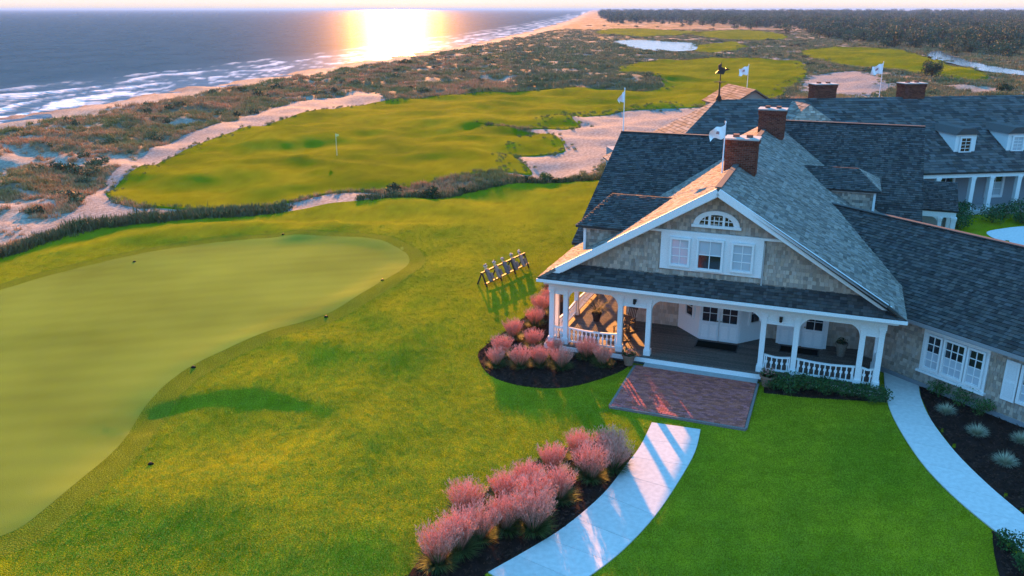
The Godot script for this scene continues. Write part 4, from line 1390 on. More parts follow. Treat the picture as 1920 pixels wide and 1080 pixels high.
func build_wild() -> void:
	# dune grass: tufts on the scrub-covered sand
	var tufts := []
	for k in 3:
		var mb := MB.new()
		for i in 46:
			var d := rand_dir(rng.randf_range(0.1, 0.95))
			var t := rng.randf_range(0.7, 1.3)
			blade(mb, Vector3(rng.randf_range(-0.35, 0.35), -0.08, rng.randf_range(-0.35, 0.35)), d, rng.randf_range(0.35, 0.8), 0.045, 0.1, Color(0.9 * t, 0.9 * t, 0.9 * t), Color(1.15 * t, 1.1 * t, 1.0 * t))
		tufts.append(mb.mesh())
	var xf := [[], [], []]
	var cl := [[], [], []]
	var tries := 0
	var made := 0
	while tries < 120000 and made < 46000:
		tries += 1
		var a := deg_to_rad(rng.randf_range(-40.0, 34.0))
		var d := exp(rng.randf_range(log(55.0), log(700.0)))
		var x := sin(a) * d
		var z := -cos(a) * d
		if x - look(SHORE_Z, SHORE_X, z) < 15.0:
			continue
		if rng.randf() > dune_cover(x, z) * 0.95 + 0.02 or not on_dune(x, z):
			continue
		var s := rng.randf_range(0.6, 1.3) * clampf(d / 130.0, 0.8, 3.0)
		var bs := Basis(Vector3.UP, rng.randf() * TAU).scaled(Vector3(s, s * clampf(170.0 / d, 0.35, 1.0), s))
		var k := rng.randi() % 3
		xf[k].append(Transform3D(bs, Vector3(x, hgt(x, z), z)))
		var n := n_patch.get_noise_2d(x * 1.7, z * 1.7) + rng.randf_range(-0.25, 0.25)
		var c := Color(0.52, 0.26, 0.12).lerp(Color(0.25, 0.2, 0.06), clampf(0.5 + n * 1.4, 0.0, 1.0))
		if d > 170.0 and x > 0.0:
			c = c.lerp(Color(0.13, 0.14, 0.06), 0.6)
		cl[k].append(c)
		made += 1
	for k in 3:
		scatter("dune_grass", tufts[k], M.leaf, xf[k], cl[k]).set_meta("label", "brown and olive grass growing over the beach dunes")
	# dark wax-myrtle bushes among the dunes, too many to count
	var bush := []
	for k in 2:
		var mb := MB.new()
		leaf_cloud(mb, [[Vector3(0, 0.45, 0), Vector3(0.6, 0.45, 0.6)], [Vector3(0.5, 0.35, 0.2), Vector3(0.5, 0.35, 0.45)], [Vector3(-0.4, 0.4, -0.3), Vector3(0.5, 0.4, 0.5)]], 170, 0.26, Color(1, 1, 1), 0.45)
		bush.append(mb.mesh())
	xf = [[], []]
	cl = [[], []]
	made = 0
	while made < 3400:
		var a := deg_to_rad(rng.randf_range(-40.0, 36.0))
		var d := exp(rng.randf_range(log(60.0), log(900.0)))
		var x := sin(a) * d
		var z := -cos(a) * d
		made += 1
		if x - look(SHORE_Z, SHORE_X, z) < 19.0 or dune_cover(x, z) < 0.3 or n_patch.get_noise_2d(x * 2.3 + 40.0, z * 2.3) < 0.02 or not on_dune(x, z):
			continue
		var s := rng.randf_range(0.5, 1.25) * clampf(d / 140.0, 0.9, 3.0)
		var k := rng.randi() % 2
		xf[k].append(Transform3D(Basis(Vector3.UP, rng.randf() * TAU).scaled(Vector3(s, s * clampf(150.0 / d, 0.4, 1.0), s)), Vector3(x, hgt(x, z) - 0.05, z)))
		cl[k].append(tone(Color(0.10, 0.095, 0.04), rng.randf_range(0.7, 1.5)))
	for k in 2:
		scatter("dune_bushes", bush[k], M.leaf, xf[k], cl[k]).set_meta("label", "dark low bushes scattered over the dunes and rough")
	# tall grass along the far edge of the lawn
	var edge := smooth(LAWN_TOP, false)
	xf = [[], [], []]
	cl = [[], [], []]
	var bx := []
	var bc := []
	for i in edge.size() - 1:
		var p := edge[i]
		var q := edge[i + 1]
		var steps := int(p.distance_to(q) / (0.05 if p.x < -18.5 else 0.1))
		for t in steps:
			var left := p.x < -18.5
			var r := p.lerp(q, float(t) / steps) + Vector2(rng.randf_range(-0.6, 0.6), rng.randf_range(-2.6 if left else -1.5, 0.15))
			if r.x > -18.5 and r.x < -13.0:
				continue
			var k := rng.randi() % 3
			var s := rng.randf_range(0.6, 1.3) * ((1.15 + 0.5 * n_fine.get_noise_2d(r.x * 3.0, r.y)) if left else 0.9)
			xf[k].append(Transform3D(Basis(Vector3.UP, rng.randf() * TAU).scaled(Vector3(s, s, s)), Vector3(r.x, hgt(r.x, r.y), r.y)))
			cl[k].append(Color(0.15, 0.11, 0.05).lerp(Color(0.09, 0.11, 0.035), rng.randf()))
			if rng.randf() < 0.13 and not left:
				var bs := rng.randf_range(0.3, 0.75)
				bx.append(Transform3D(Basis(Vector3.UP, rng.randf() * TAU).scaled(Vector3(bs, bs, bs)), Vector3(r.x, hgt(r.x, r.y) - 0.05, r.y)))
				bc.append(tone(Color(0.045, 0.065, 0.02), rng.randf_range(0.7, 1.4)))
	for k in 3:
		scatter("tall_grass_border", tufts[k], M.leaf, xf[k], cl[k]).set_meta("label", "dark tall grass bordering the far edge of the lawn")
	# ragged rough where the fairways end
	xf = [[], [], []]
	cl = [[], [], []]
	for key in ["fairway", "far0", "far1", "far2", "far3", "bunker", "waste"]:
		var pl: PackedVector2Array = poly[key]
		for i in pl.size():
			var p := pl[i]
			var q := pl[(i + 1) % pl.size()]
			var steps := int(p.distance_to(q) / (0.004 * p.length())) + 1
			for t in steps:
				if n_fine.get_noise_2d(p.x + t, p.y * 2.0) < -0.12:
					continue
				var r := p.lerp(q, float(t) / steps) + Vector2(rng.randfn(), rng.randfn()) * 0.006 * p.length()
				if Geometry2D.is_point_in_polygon(r, poly.lawn):
					continue
				var k := rng.randi() % 3
				var s := rng.randf_range(0.35, 0.8) * clampf(p.length() / 130.0, 0.8, 3.0)
				xf[k].append(Transform3D(Basis(Vector3.UP, rng.randf() * TAU).scaled(Vector3(s, s * clampf(130.0 / p.length(), 0.35, 1.0), s)), Vector3(r.x, hgt(r.x, r.y) + 0.1, r.y)))
				cl[k].append(Color(0.26, 0.19, 0.08).lerp(Color(0.13, 0.16, 0.04), rng.randf()))
	for k in 3:
		scatter("fairway_rough", tufts[k], M.leaf, xf[k], cl[k]).set_meta("label", "tufts of rough grass along the fairway edges")
	scatter("border_bushes", bush[0], M.leaf, bx, bc).set_meta("label", "small green bushes in the border between lawn and bunker")

func build_lawn_grass() -> void:
	# short blades standing up out of the lawn, thickest near the viewer and along every edge
	var tufts := []
	for k in 3:
		var mb := MB.new()
		for i in 11:
			var d := rand_dir(rng.randf_range(0.2, 1.2))
			var t := rng.randf_range(0.8, 1.25)
			blade(mb, Vector3(rng.randf_range(-0.09, 0.09), -0.01, rng.randf_range(-0.09, 0.09)), d, rng.randf_range(0.035, 0.07), 0.012, 0.008, Color(t, t, t), Color(t * 1.1, t * 1.1, t))
		tufts.append(mb.mesh())
	var xf := [[], [], []]
	var cl := [[], [], []]
	var shut := [poly.collar, smooth(BED_ISLAND), smooth(BED_PATH), Geometry2D.offset_polygon(plain(BED_WING), 0.15)[0], plain(BED_FRONT), smooth(BED_CORNER)]
	for pr in [[PATH_L, PATH_R], [WALK_L, WALK_R]]:
		var ring := smooth(pr[0], false)
		var back := smooth(pr[1], false)
		back.reverse()
		ring.append_array(back)
		shut.append(ring)
	var ends := []
	for q in [[-0.4, -0.5, 14.6, 30.0], [4.2, -5.3, 9.75, 0.0]]:
		var ring := PackedVector2Array()
		for e in [[q[0], q[1]], [q[2], q[1]], [q[2], q[3]], [q[0], q[3]]]:
			var w := house(e[0], 0.0, e[1])
			ring.append(Vector2(w.x, w.z))
		shut.append(ring)
	var spots := PackedVector2Array()
	for i in 80000:
		var a := deg_to_rad(rng.randf_range(-35.0, 33.0))
		var d := exp(rng.randf_range(log(18.0), log(62.0)))
		spots.append(Vector2(sin(a) * d, -cos(a) * d))
	for ring in shut:
		for i in ring.size():
			var p: Vector2 = ring[i]
			var q: Vector2 = ring[(i + 1) % ring.size()]
			for t in int(p.distance_to(q) / 0.05):
				spots.append(p.lerp(q, rng.randf()) + Vector2(rng.randfn(), rng.randfn()) * 0.05)
	for p in spots:
		if not Geometry2D.is_point_in_polygon(p, poly.lawn):
			continue
		var ok := true
		for ring in shut:
			if Geometry2D.is_point_in_polygon(p, ring):
				ok = false
				break
		if not ok:
			continue
		var k := rng.randi() % 3
		var s := rng.randf_range(0.7, 1.3)
		xf[k].append(Transform3D(Basis(Vector3.UP, rng.randf() * TAU).scaled(Vector3(s, s, s)), Vector3(p.x, hgt(p.x, p.y) + 0.03, p.y)))
		cl[k].append(tone(lawn_shade(p.x, p.y), 1.0))
	for k in 3:
		scatter("lawn_grass", tufts[k], M.leaf, xf[k], cl[k]).set_meta("label", "short yellow green grass of the lawn around the clubhouse")

func build_forest() -> void:
	var kinds := []
	for k in 4:
		kinds.append(tree_mesh(10.0, [13.0, 11.0, 12.0, 10.0][k], 520, 0.8, Color(1, 1, 1), 9).mesh())
	var xf := [[], [], [], []]
	var cl := [[], [], [], []]
	var made := 0
	var tries := 0
	while made < 5200 and tries < 60000:
		tries += 1
		var a := deg_to_rad(rng.randf_range(3.0, 44.0))
		var d := exp(rng.randf_range(log(210.0), log(3600.0)))
		var x := sin(a) * d
		var z := -cos(a) * d
		var deg := rad_to_deg(a)
		var from := lerpf(1050.0, 340.0, ss(4.0, 26.0, deg)) if deg < 26.0 else lerpf(340.0, 210.0, ss(26.0, 34.0, deg))
		if d < from * rng.randf_range(0.92, 1.35) or x - look(SHORE_Z, SHORE_X, z) < 55.0 or not on_dune(x, z):
			continue
		if n_patch.get_noise_2d(x * 0.4, z * 0.4) < (0.0 if d < 500.0 else -0.12 if d < 1100.0 else -0.5):
			continue
		var s := rng.randf_range(0.45, 1.15) * clampf(0.55 + d / 2600.0, 0.6, 1.3) * (0.55 if d < 320.0 else 1.0)
		var k := rng.randi() % 4
		xf[k].append(Transform3D(Basis(Vector3.UP, rng.randf() * TAU).scaled(Vector3(s * 1.15, s, s * 1.15) * (1.0 + d / 4000.0 * 0.3)), Vector3(x, hgt(x, z) - 0.6, z)))
		var t := rng.randf_range(0.7, 1.4)
		cl[k].append(Color(0.05 * t, 0.08 * t, 0.035 * t))
		made += 1
	for k in 4:
		scatter("forest", kinds[k], M.leaf, xf[k], cl[k]).set_meta("label", "dark coastal forest stretching to the horizon")

func build_beds() -> void:
	var kinds := []
	for k in 4:
		kinds.append(muhly_meshes(k))
	var lists := [[MUHLY_I, "bed beside the porch corner", "pink grasses in the porch bed", "counting from the back of the house side"], [MUHLY_P, "bed along the curved footpath", "pink grasses in the footpath bed", "counting from the patio end"]]
	for b in 2:
		var l: Array = lists[b][0]
		for i in range(0, l.size(), 2):
			var o := thing("pink_grass", Vector3(l[i], hgt(l[i], l[i + 1]) + 0.04, l[i + 1]), rng.randf() * TAU)
			o.scale = Vector3.ONE * rng.randf_range(0.85, 1.1) * (1.08 if b == 0 else 1.3)
			var k: Array = kinds[(i / 2 + b) % 4]
			put_mesh(k[0], "blades", M.leaf, o)
			put_mesh(k[1], "plumes", M.plume, o)
			var where := "from the rear" if b == 0 else "from the brick patio"
			tag(o, "pink plumed grass clump, %s %s in the %s" % [ordinal(i / 2), where, lists[b][1]], "grass clump", lists[b][2])
	# bark chips lying on the beds
	var chip := MB.new()
	chip.box(Vector3.ZERO, Vector3(0.09, 0.018, 0.035), Color(1, 1, 1))
	chip.box(Vector3(0.05, 0.01, 0.05), Vector3(0.06, 0.015, 0.03), Color(0.8, 0.8, 0.8), Basis(Vector3.UP, 0.9))
	var xf := []
	var cl := []
	for b in [BED_ISLAND, BED_PATH, BED_WING, BED_FRONT, BED_CORNER]:
		var ring := plain(b) if b == BED_FRONT or b == BED_WING else smooth(b)
		var box := Rect2(ring[0], Vector2.ZERO)
		for p in ring:
			box = box.expand(p)
		for i in int(box.get_area() * 55.0):
			var p := box.position + Vector2(rng.randf() * box.size.x, rng.randf() * box.size.y)
			if Geometry2D.is_point_in_polygon(p, ring):
				var bs := Basis.from_euler(Vector3(rng.randf_range(-0.5, 0.5), rng.randf() * TAU, rng.randf_range(-0.5, 0.5))).scaled(Vector3.ONE * rng.randf_range(0.6, 1.5))
				xf.append(Transform3D(bs, Vector3(p.x, hgt(p.x, p.y) + 0.07, p.y)))
				var t := rng.randf_range(0.5, 1.8)
				cl.append(Color(0.11 * t, 0.06 * t, 0.045 * t))
	scatter("bark_chips", chip.mesh(), M.mulch, xf, cl).set_meta("label", "dark brown bark chips covering the planting beds")
	# shrubs under the right half of the porch
	for i in range(0, SHRUB_F.size(), 2):
		var o := shrub("porch_shrub", Vector3(SHRUB_F[i], 0.05, SHRUB_F[i + 1]), rng.randf_range(1.05, 1.4), rng.randf_range(0.65, 0.9), Color(0.035, 0.08, 0.022), 1000, 0.09)
		tag(o, "dark green shrub under the porch railing, %s from the patio" % ordinal(i / 2), "shrub", "shrubs below the porch railing")
	# wing bed: leafy shrubs by the wall and pale fountain grasses
	var ws := [[17.9, -32.2, 1.0], [18.4, -31.3, 1.25], [18.8, -30.5, 0.95]]
	for i in 3:
		var o := shrub("wall_shrub", Vector3(ws[i][0], 0.05, ws[i][1]), ws[i][2], ws[i][2] * 0.75, Color(0.045, 0.1, 0.025), 600, 0.08)
		tag(o, "green shrub below the triple window, %s from the side path" % ordinal(i), "shrub", "shrubs below the triple window")
	var pale := MB.new()
	for i in 520:
		var lean := sqrt(rng.randf()) * 1.4
		var d := rand_dir(lean)
		var t := rng.randf_range(0.7, 1.3)
		var cc := Color(0.13 * t, 0.17 * t, 0.07 * t)
		blade(pale, Vector3(d.x, 0, d.z) * 0.1, d, rng.randf_range(0.4, 0.8), 0.013, lean * 0.2, cc, Color(0.36 * t, 0.34 * t, 0.24 * t))
	var pm := pale.mesh()
	var spots := [[17.45, -30.6, "nearest the path bend"], [17.75, -28.8, "in the middle of the bed"], [17.6, -26.6, "lowest in the bed"], [19.1, -28.2, "near the shuttered window"]]
	for s in spots:
		var o := thing("fountain_grass", Vector3(s[0], 0.05, s[1]), rng.randf() * TAU)
		o.scale = Vector3.ONE * rng.randf_range(0.75, 0.95)
		put_mesh(pm, "blades", M.leaf, o)
		tag(o, "pale fountain grass clump in the wing bed, %s" % s[2], "grass clump", "fountain grasses in the wing bed")
	var cs := [[14.95, -21.6, 0.9, "upper"], [14.9, -20.5, 1.0, "lower"]]
	for s in cs:
		var o := shrub("corner_shrub", Vector3(s[0], 0.05, s[1]), s[2], 0.65, Color(0.035, 0.085, 0.02), 700, 0.08)
		tag(o, "%s dark shrub in the bottom right corner bed" % s[3], "shrub", "shrubs in the corner bed")
	# planting in front of the rear building
	var hs := [[34.0, -62.3, 2.2], [35.4, -65.0, 2.0], [36.6, -62.6, 2.3], [38.3, -64.0, 2.2], [40.3, -65.0, 2.4], [41.8, -63.8, 2.2], [33.2, -60.9, 1.7], [38.9, -62.4, 1.8]]
	for i in hs.size():
		var s: Array = hs[i]
		var o := shrub("courtyard_shrub", Vector3(s[0], 0.03, s[1]), s[2], s[2] * 0.6, Color(0.03, 0.075, 0.022), 800, 0.14)
		tag(o, "dark courtyard shrub before the rear building, %s by distance from entry porch" % ordinal(i), "shrub", "shrubs before the rear building")
	# lone round tree on the far fairway
	var t := thing("round_tree", Vector3(96.4, 0.0, -199.2))
	tag(t, "lone round dark tree standing before the far right fairway", "tree")
	var lumps := []
	for i in 9:
		var a := TAU * i / 9.0
		lumps.append([Vector3(cos(a) * 1.3, 2.6 + 0.9 * sin(i * 2.3), sin(a) * 1.3), Vector3(1.2, 1.0, 1.2)])
	var cr := MB.new()
	leaf_cloud(cr, lumps, 2200, 0.32, Color(0.045, 0.06, 0.03))
	put(cr, "crown", M.leaf, t)
	var tr := MB.new()
	tr.tube(pv([Vector3(0, -0.3, 0), Vector3(0.1, 1.2, 0), Vector3(0, 2.8, 0)]), PackedFloat32Array([0.22, 0.16, 0.06]), 8, Color(0.07, 0.055, 0.045))
	for i in 5:
		var a := TAU * i / 5.0
		tr.tube(pv([Vector3(0.1, 1.2, 0), Vector3(cos(a) * 1.1, 2.5, sin(a) * 1.1)]), PackedFloat32Array([0.1, 0.03]), 6, Color(0.07, 0.055, 0.045))
	put(tr, "trunk", M.cedar, t)
	# bushes one can tell apart in the lawn's border and on the right
	var bs := [[-7.2, -72.9, 1.5, "dark bush rising from the grass border, nearest the sand"], [3.2, -79.5, 1.3, "yellow green bush beside the pink bunker"], [105.0, -172.0, 4.0, "broad dark bush behind the rear roof at the right edge"], [96.0, -168.0, 3.0, "dark bush behind the right end of the rear roof"], [118.0, -190.0, 5.0, "large dark bush below the creek"]]
	for i in bs.size():
		var s: Array = bs[i]
		var o := shrub("wild_bush", Vector3(s[0], hgt(s[0], s[1]), s[1]), s[2], s[2] * 0.75, Color(0.035, 0.055, 0.018) if i != 1 else Color(0.12, 0.15, 0.03), 900, 0.1 * s[2])
		tag(o, s[3], "bush")

# ---------------------------------------------------------------- small things
func flag(at: Vector3, h: float, w: float, fh: float, dir: Vector3, label: String, emblem: bool) -> void:
	var o := thing("flag", at)
	tag(o, label, "flag")
	var p := MB.new()
	p.lathe(Vector3.ZERO, PackedVector2Array([Vector2(0.04, -0.3), Vector2(0.035, 0.0), Vector2(0.022, h), Vector2(0.04, h + 0.02), Vector2(0.04, h + 0.08), Vector2(0.01, h + 0.12)]), 8, Color(0.75, 0.76, 0.78))
	put(p, "pole", M.paint, o)
	var c := MB.new()
	var e := MB.new()
	var n := 10
	var pt := func(i: int, j: int) -> Vector3:
		var x := w * i / n
		var drop := x * 0.35 + 0.06 * sin(x * 9.0)
		var z := 0.13 * sin(x * 8.0 + j * 0.5) * (x / w)
		return dir * (x * 0.9) + Vector3(0, h - 0.03 - drop - fh * j / 8.0 * (1.0 - 0.25 * x / w), 0) + dir.cross(Vector3.UP) * z
	for i in n:
		for j in 8:
			c.quad(pt.call(i, j + 1), pt.call(i + 1, j + 1), pt.call(i + 1, j), pt.call(i, j), Color(0.82, 0.81, 0.80))
			if emblem and i in [4, 5] and j in [3, 4]:
				for side in [-0.006, 0.006]:
					var off: Vector3 = dir.cross(Vector3.UP) * side
					e.quad(pt.call(i, j + 1) + off, pt.call(i + 1, j + 1) + off, pt.call(i + 1, j) + off, pt.call(i, j) + off, Color(0.35, 0.2, 0.2))
	var fl := put(c, "cloth", M.cloth, o)
	if emblem:
		put(e, "emblem", M.cloth, fl)

func house(u: float, h: float, b: float) -> Vector3:
	return HOUSE_AT + V(u, h, b).rotated(Vector3.UP, HOUSE_TURN)

func pot(at: Vector3, r: float, h: float, col: Color, called: String) -> Node3D:
	var o := thing(called, at, HOUSE_TURN)
	var mb := MB.new()
	mb.lathe(Vector3.ZERO, PackedVector2Array([Vector2(r * 0.62, 0.0), Vector2(r * 0.7, h * 0.08), Vector2(r * 0.66, h * 0.14), Vector2(r * 0.95, h * 0.82), Vector2(r * 1.08, h * 0.86), Vector2(r * 1.08, h), Vector2(r * 0.9, h), Vector2(r * 0.85, h * 0.88), Vector2(0.02, h * 0.88)]), 16, col)
	put(mb, "pot", M.brick, o)
	return o

func build_small() -> void:
	var wind := Vector3(-0.93, 0, 0.1).normalized()
	flag(house(-0.55, 8.45, 14.68), 2.5, 0.75, 0.62, (wind + Vector3(0.6, 0, 0.5)).normalized(), "white flag drooping on the pole at the left wing's ridge end", false)
	flag(house(6.72, 8.1, 4.9), 2.35, 0.8, 0.62, wind, "white flag with small emblem on the pole before the front chimney", true)
	flag(Vector3(24.5, 0.0, -90.0), 10.0, 1.1, 0.9, wind, "white flag behind the rear roof left of the far chimneys", true)
	flag(Vector3(36.7, 0.0, -86.0), 10.5, 1.3, 1.0, wind, "white flag flying above the rear roof between its chimneys", true)
	# pole foundations for the two flags behind the roof stand on the ground
	# weathervane on the hip of the rear roof
	var wv := thing("weathervane", Vector3(17.3, 8.2, -71.9))
	tag(wv, "dark weathervane on the left end of the rear roof ridge", "weathervane")
	var p := MB.new()
	p.lathe(Vector3.ZERO, PackedVector2Array([Vector2(0.3, -0.2), Vector2(0.22, 0.3), Vector2(0.08, 0.5), Vector2(0.06, 1.4), Vector2(0.11, 1.5), Vector2(0.045, 1.6), Vector2(0.04, 3.0), Vector2(0.01, 3.15)]), 8, Color(0.06, 0.05, 0.045))
	put(p, "mast", M.metal, wv)
	var arms := MB.new()
	arms.box(Vector3(0, 1.55, 0), Vector3(1.0, 0.05, 0.05), Color(0.05, 0.045, 0.04))
	arms.box(Vector3(0, 1.55, 0), Vector3(0.05, 0.05, 1.0), Color(0.05, 0.045, 0.04))
	put(arms, "direction_arms", M.metal, wv)
	var bird := MB.new()
	bird.prism(pv([Vector3(-0.45, 2.25, 0.04), Vector3(0.25, 2.15, 0.04), Vector3(0.42, 2.6, 0.04), Vector3(0.05, 2.75, 0.04)]), Vector3(0, 0, -0.08), Color(0.05, 0.045, 0.04))
	bird.prism(pv([Vector3(0.25, 2.4, 0.035), Vector3(0.75, 2.55, 0.035), Vector3(0.4, 2.7, 0.035)]), Vector3(0, 0, -0.07), Color(0.05, 0.045, 0.04))
	bird.prism(pv([Vector3(-0.2, 2.2, 0.036), Vector3(0.1, 2.2, 0.036), Vector3(0.0, 3.05, 0.036), Vector3(-0.25, 2.9, 0.036)]), Vector3(0, 0, -0.072), Color(0.05, 0.045, 0.04))
	put(bird, "bird", M.metal, wv)
	# pin on the golf green
	var pin := thing("golf_pin", Vector3(-18.9, hgt(-18.9, -90.9) + 0.2, -90.9))
	tag(pin, "thin golf pin with pale yellow flag on the green beyond the lawn", "golf flag")
	var pp := MB.new()
	pp.lathe(Vector3.ZERO, PackedVector2Array([Vector2(0.03, -0.1), Vector2(0.03, 2.3), Vector2(0.01, 2.32)]), 6, Color(0.6, 0.58, 0.4))
	put(pp, "pole", M.paint, pin)
	var pf := MB.new()
	pf.prism(pv([Vector3(0.02, 1.95, 0.01), Vector3(0.34, 2.05, 0.01), Vector3(0.32, 2.2, 0.01), Vector3(0.02, 2.28, 0.01)]), Vector3(0, 0, -0.02), Color(0.7, 0.68, 0.25))
	put(pf, "cloth", M.cloth, pin)
	# golf bags on their rack
	var ra := Vector3(-1.75, 0, -46.9)
	var rb := Vector3(0.75, 0, -51.0)
	ra.y = hgt(ra.x, ra.z) + 0.03
	rb.y = hgt(rb.x, rb.z) + 0.03
	var dir := (rb - ra).normalized()
	var outw := Vector3(-dir.z, 0, dir.x)
	if outw.z < 0.0:
		outw = -outw
	var rack := thing("bag_rack", ra, atan2(-dir.z, dir.x))
	tag(rack, "dark wooden golf bag rack standing on the lawn left of the porch", "rack")
	var len_ := ra.distance_to(rb)
	var rr := MB.new()
	rr.box(Vector3(len_ * 0.5, 0.78, 0), Vector3(len_ + 0.2, 0.08, 0.1), Color(0.07, 0.055, 0.045))
	put(rr, "top_rail", M.plank, rack)
	var r2 := MB.new()
	r2.box(Vector3(len_ * 0.5, 0.16, 0.28), Vector3(len_ + 0.2, 0.06, 0.12), Color(0.07, 0.055, 0.045))
	put(r2, "foot_rail", M.plank, rack)
	for i in 4:
		var lg := MB.new()
		var x := len_ * i / 3.0
		lg.span(Vector3(x, -0.08, 0.36), Vector3(x, 0.8, 0.0), 0.07, 0.07, Color(0.07, 0.055, 0.045))
		lg.span(Vector3(x, -0.08, -0.36), Vector3(x, 0.8, 0.0), 0.07, 0.07, Color(0.07, 0.055, 0.045))
		put(lg, "leg", M.plank, rack)
	for i in 5:
		var at := ra.lerp(rb, (i + 0.5) / 5.0) + outw * 0.3
		var bag := thing("golf_bag", at, atan2(-dir.z, dir.x))
		tag(bag, "golf bag with pale club covers on the lawn rack, %s from the left" % ordinal(i), "golf bag", "golf bags on the rack")
		var lean := Vector3(0, 0.8, -0.42)
		var bd := MB.new()
		bd.tube(pv([Vector3(0, 0.2, 0.05), Vector3(0, 0.25, 0.03), Vector3(0, 0.2, 0.05) + lean * 0.5, Vector3(0, 0.2, 0.05) + lean * 0.86]), PackedFloat32Array([0.11, 0.13, 0.13, 0.145]), 10, [Color(0.16, 0.13, 0.12), Color(0.26, 0.21, 0.18), Color(0.12, 0.12, 0.13)][i % 3])
		put(bd, "bag", M.paint, bag)
		var pk := MB.new()
		pk.box(Vector3(0, 0.55, 0.08), Vector3(0.18, 0.36, 0.12), Color(0.14, 0.12, 0.11), Basis(Vector3.RIGHT, -0.48))
		put(pk, "pocket", M.paint, bag)
		for k in 6:
			var cl := MB.new()
			var foot := Vector3(rng.randf_range(-0.09, 0.09), 0.2, 0.05 + rng.randf_range(-0.07, 0.07)) + lean * 0.8
			var head := foot + lean * rng.randf_range(0.22, 0.36)
			cl.span(foot, head, 0.014, 0.014, Color(0.4, 0.4, 0.42), Vector3.RIGHT)
			cl.tube(pv([head - Vector3(0.02, 0.03, 0), head, head + Vector3(0.09, 0.03, 0.02), head + Vector3(0.13, 0.02, 0.02)]), PackedFloat32Array([0.02, 0.035, 0.04, 0.015]), 8, Color(0.45, 0.38, 0.36) if k < 3 else Color(0.12, 0.1, 0.09))
			put(cl, "club", M.paint, bag)
	# sprinkler heads sunk in the lawn
	var heads := [[-13.1, -27.0, "in the hollow beside the putting green"], [-14.47, -35.2, "beside the green's near edge above the hollow"], [-9.8, -41.7, "beside the green's lower right edge"], [-16.3, -58.2, "behind the far edge of the putting green"], [-24.3, -52.0, "behind the left end of the putting green"], [-7.6, -47.1, "beside the right tip of the putting green"]]
	for q in heads:
		var sp := thing("sprinkler_head", Vector3(q[0], hgt(q[0], q[1]) + 0.03, q[1]))
		tag(sp, "small dark sprinkler head %s" % q[2], "sprinkler", "sprinkler heads around the green")
		var cup := MB.new()
		cup.lathe(Vector3.ZERO, PackedVector2Array([Vector2(0.11, -0.02), Vector2(0.11, 0.02), Vector2(0.085, 0.035), Vector2(0.08, 0.01), Vector2(0.02, 0.02)]), 12, Color(0.03, 0.028, 0.022))
		put(cup, "collar", M.mulch, sp)
		var riser := MB.new()
		riser.lathe(Vector3.ZERO, PackedVector2Array([Vector2(0.05, 0.0), Vector2(0.05, 0.07), Vector2(0.03, 0.09)]), 10, Color(0.02, 0.02, 0.02))
		put(riser, "riser", M.paint, sp)
	# porch furnishings
	var mats := [[7.45, 2.15, 1.9, 0.85, "dark doormat before the main double doors"], [11.1, 2.95, 1.7, 0.75, "dark doormat before the right-hand porch doors"]]
	for m in mats:
		var dm := thing("doormat", house(m[0], 0.426, m[1]), HOUSE_TURN)
		tag(dm, m[4], "doormat")
		var mb := MB.new()
		mb.box(Vector3(0, 0.012, 0), Vector3(m[2], 0.024, m[3]), Color(0.02, 0.028, 0.022))
		put(mb, "mat", M.mulch, dm)
		var rim := MB.new()
		for s in [-1.0, 1.0]:
			rim.box(Vector3(0, 0.016, s * m[3] * 0.5), Vector3(m[2] + 0.06, 0.032, 0.05), Color(0.012, 0.012, 0.012))
			rim.box(Vector3(s * m[2] * 0.5, 0.016, 0), Vector3(0.05, 0.032, m[3] - 0.06), Color(0.012, 0.012, 0.012))
		put(rim, "rim", M.paint, dm)
	var urn := pot(house(12.9, 0.426, 3.1), 0.26, 0.62, Color(0.30, 0.24, 0.19), "urn")
	tag(urn, "tan urn on the porch right of the side doors", "urn")
	var ul := MB.new()
	leaf_cloud(ul, [[Vector3(0, 0.68, 0), Vector3(0.25, 0.2, 0.25)]], 160, 0.09, Color(0.03, 0.05, 0.02))
	put(ul, "plant", M.leaf, urn)
	for f in [[3.95, 0.12, -0.75, 0.3, "terracotta pot of flowers at the left end of the porch step"], [10.05, 0.1, -0.75, 0.34, "wide terracotta planter below the railing right of the step"]]:
		var fp := pot(house(f[0], f[1], f[2]), f[3], 0.5, Color(0.34, 0.19, 0.13), "flower_pot")
		tag(fp, f[4], "flower pot")
		var gl := MB.new()
		leaf_cloud(gl, [[Vector3(0, 0.6, 0), Vector3(0.34, 0.24, 0.34)]], 260, 0.08, Color(0.05, 0.09, 0.03))
		put(gl, "leaves", M.leaf, fp)
		var bl := MB.new()
		leaf_cloud(bl, [[Vector3(0, 0.7, 0), Vector3(0.33, 0.2, 0.33)]], 130, 0.06, Color(0.5, 0.2, 0.18))
		put(bl, "flowers", M.leaf, fp)
	# potted palm on the sunny end of the porch
	var palm := pot(house(1.25, 0.426, 3.4), 0.24, 0.45, Color(0.06, 0.05, 0.05), "potted_palm")
	tag(palm, "dark potted palm on the sunlit left end of the porch", "potted plant")
	var fr := MB.new()
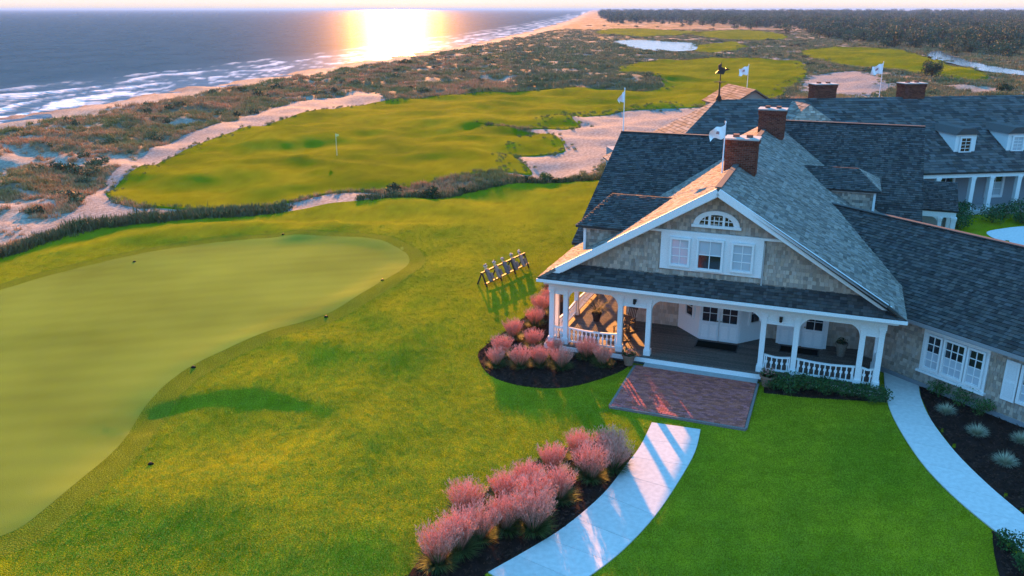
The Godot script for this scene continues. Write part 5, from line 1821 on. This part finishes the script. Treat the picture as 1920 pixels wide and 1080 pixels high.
	for i in 16:
		var a := TAU * i / 16.0 + rng.randf() * 0.3
		var rise := rng.randf_range(0.5, 1.3)
		var last := Vector3(0, 0.42, 0)
		for k in 5:
			var t := (k + 1) / 5.0
			var nx := Vector3(cos(a) * 0.6 * t, 0.42 + rise * t - 0.6 * t * t * 0.8, sin(a) * 0.6 * t)
			fr.span(last, nx, 0.02, 0.012, Color(0.03, 0.05, 0.02))
			for s in [-1.0, 1.0]:
				var sd: Vector3 = Vector3(-sin(a), -0.2, cos(a)) * s
				blade(fr, nx, (sd + (nx - last).normalized() * 0.6).normalized(), 0.24, 0.035, 0.04, Color(0.025, 0.045, 0.018), Color(0.035, 0.06, 0.02))
			last = nx
	put(fr, "fronds", M.leaf, palm)
	# two slatted rockers near the sunny end
	for i in 2:
		var ch := thing("rocking_chair", house(3.05, 0.426, 2.6 - i * 1.25), HOUSE_TURN - 0.4)
		tag(ch, "brown slatted rocking chair on the porch, %s the step" % ("farther from" if i == 0 else "nearer"), "chair", "rocking chairs on the porch")
		var wood := Color(0.16, 0.08, 0.045)
		var seat := MB.new()
		for k in 5:
			seat.box(Vector3(0, 0.42 + k * 0.008, -0.2 + k * 0.1), Vector3(0.5, 0.025, 0.08), wood)
		put(seat, "seat", M.plank, ch)
		var bk := MB.new()
		for k in 5:
			bk.span(Vector3(-0.2 + k * 0.1, 0.45, -0.24), Vector3(-0.2 + k * 0.1, 1.1, -0.44), 0.05, 0.02, wood, Vector3(0, 0.3, 1))
		bk.box(Vector3(0, 1.1, -0.44), Vector3(0.54, 0.09, 0.035), wood)
		put(bk, "backrest", M.plank, ch)
		for s in [-1.0, 1.0]:
			var fr2 := MB.new()
			fr2.box(Vector3(s * 0.27, 0.35, 0.22), Vector3(0.045, 0.62, 0.045), wood)
			fr2.box(Vector3(s * 0.27, 0.33, -0.24), Vector3(0.045, 0.56, 0.045), wood)
			put(fr2, "leg", M.plank, ch)
			var arm := MB.new()
			arm.box(Vector3(s * 0.27, 0.67, 0.0), Vector3(0.09, 0.03, 0.56), wood)
			put(arm, "armrest", M.plank, ch)
			var rk := MB.new()
			for k in 6:
				var z0 := -0.45 + k * 0.15
				var z1 := z0 + 0.15
				rk.span(Vector3(s * 0.27, 0.02 + z0 * z0 * 0.3, z0), Vector3(s * 0.27, 0.02 + z1 * z1 * 0.3, z1), 0.04, 0.035, wood)
			put(rk, "rocker", M.plank, ch)
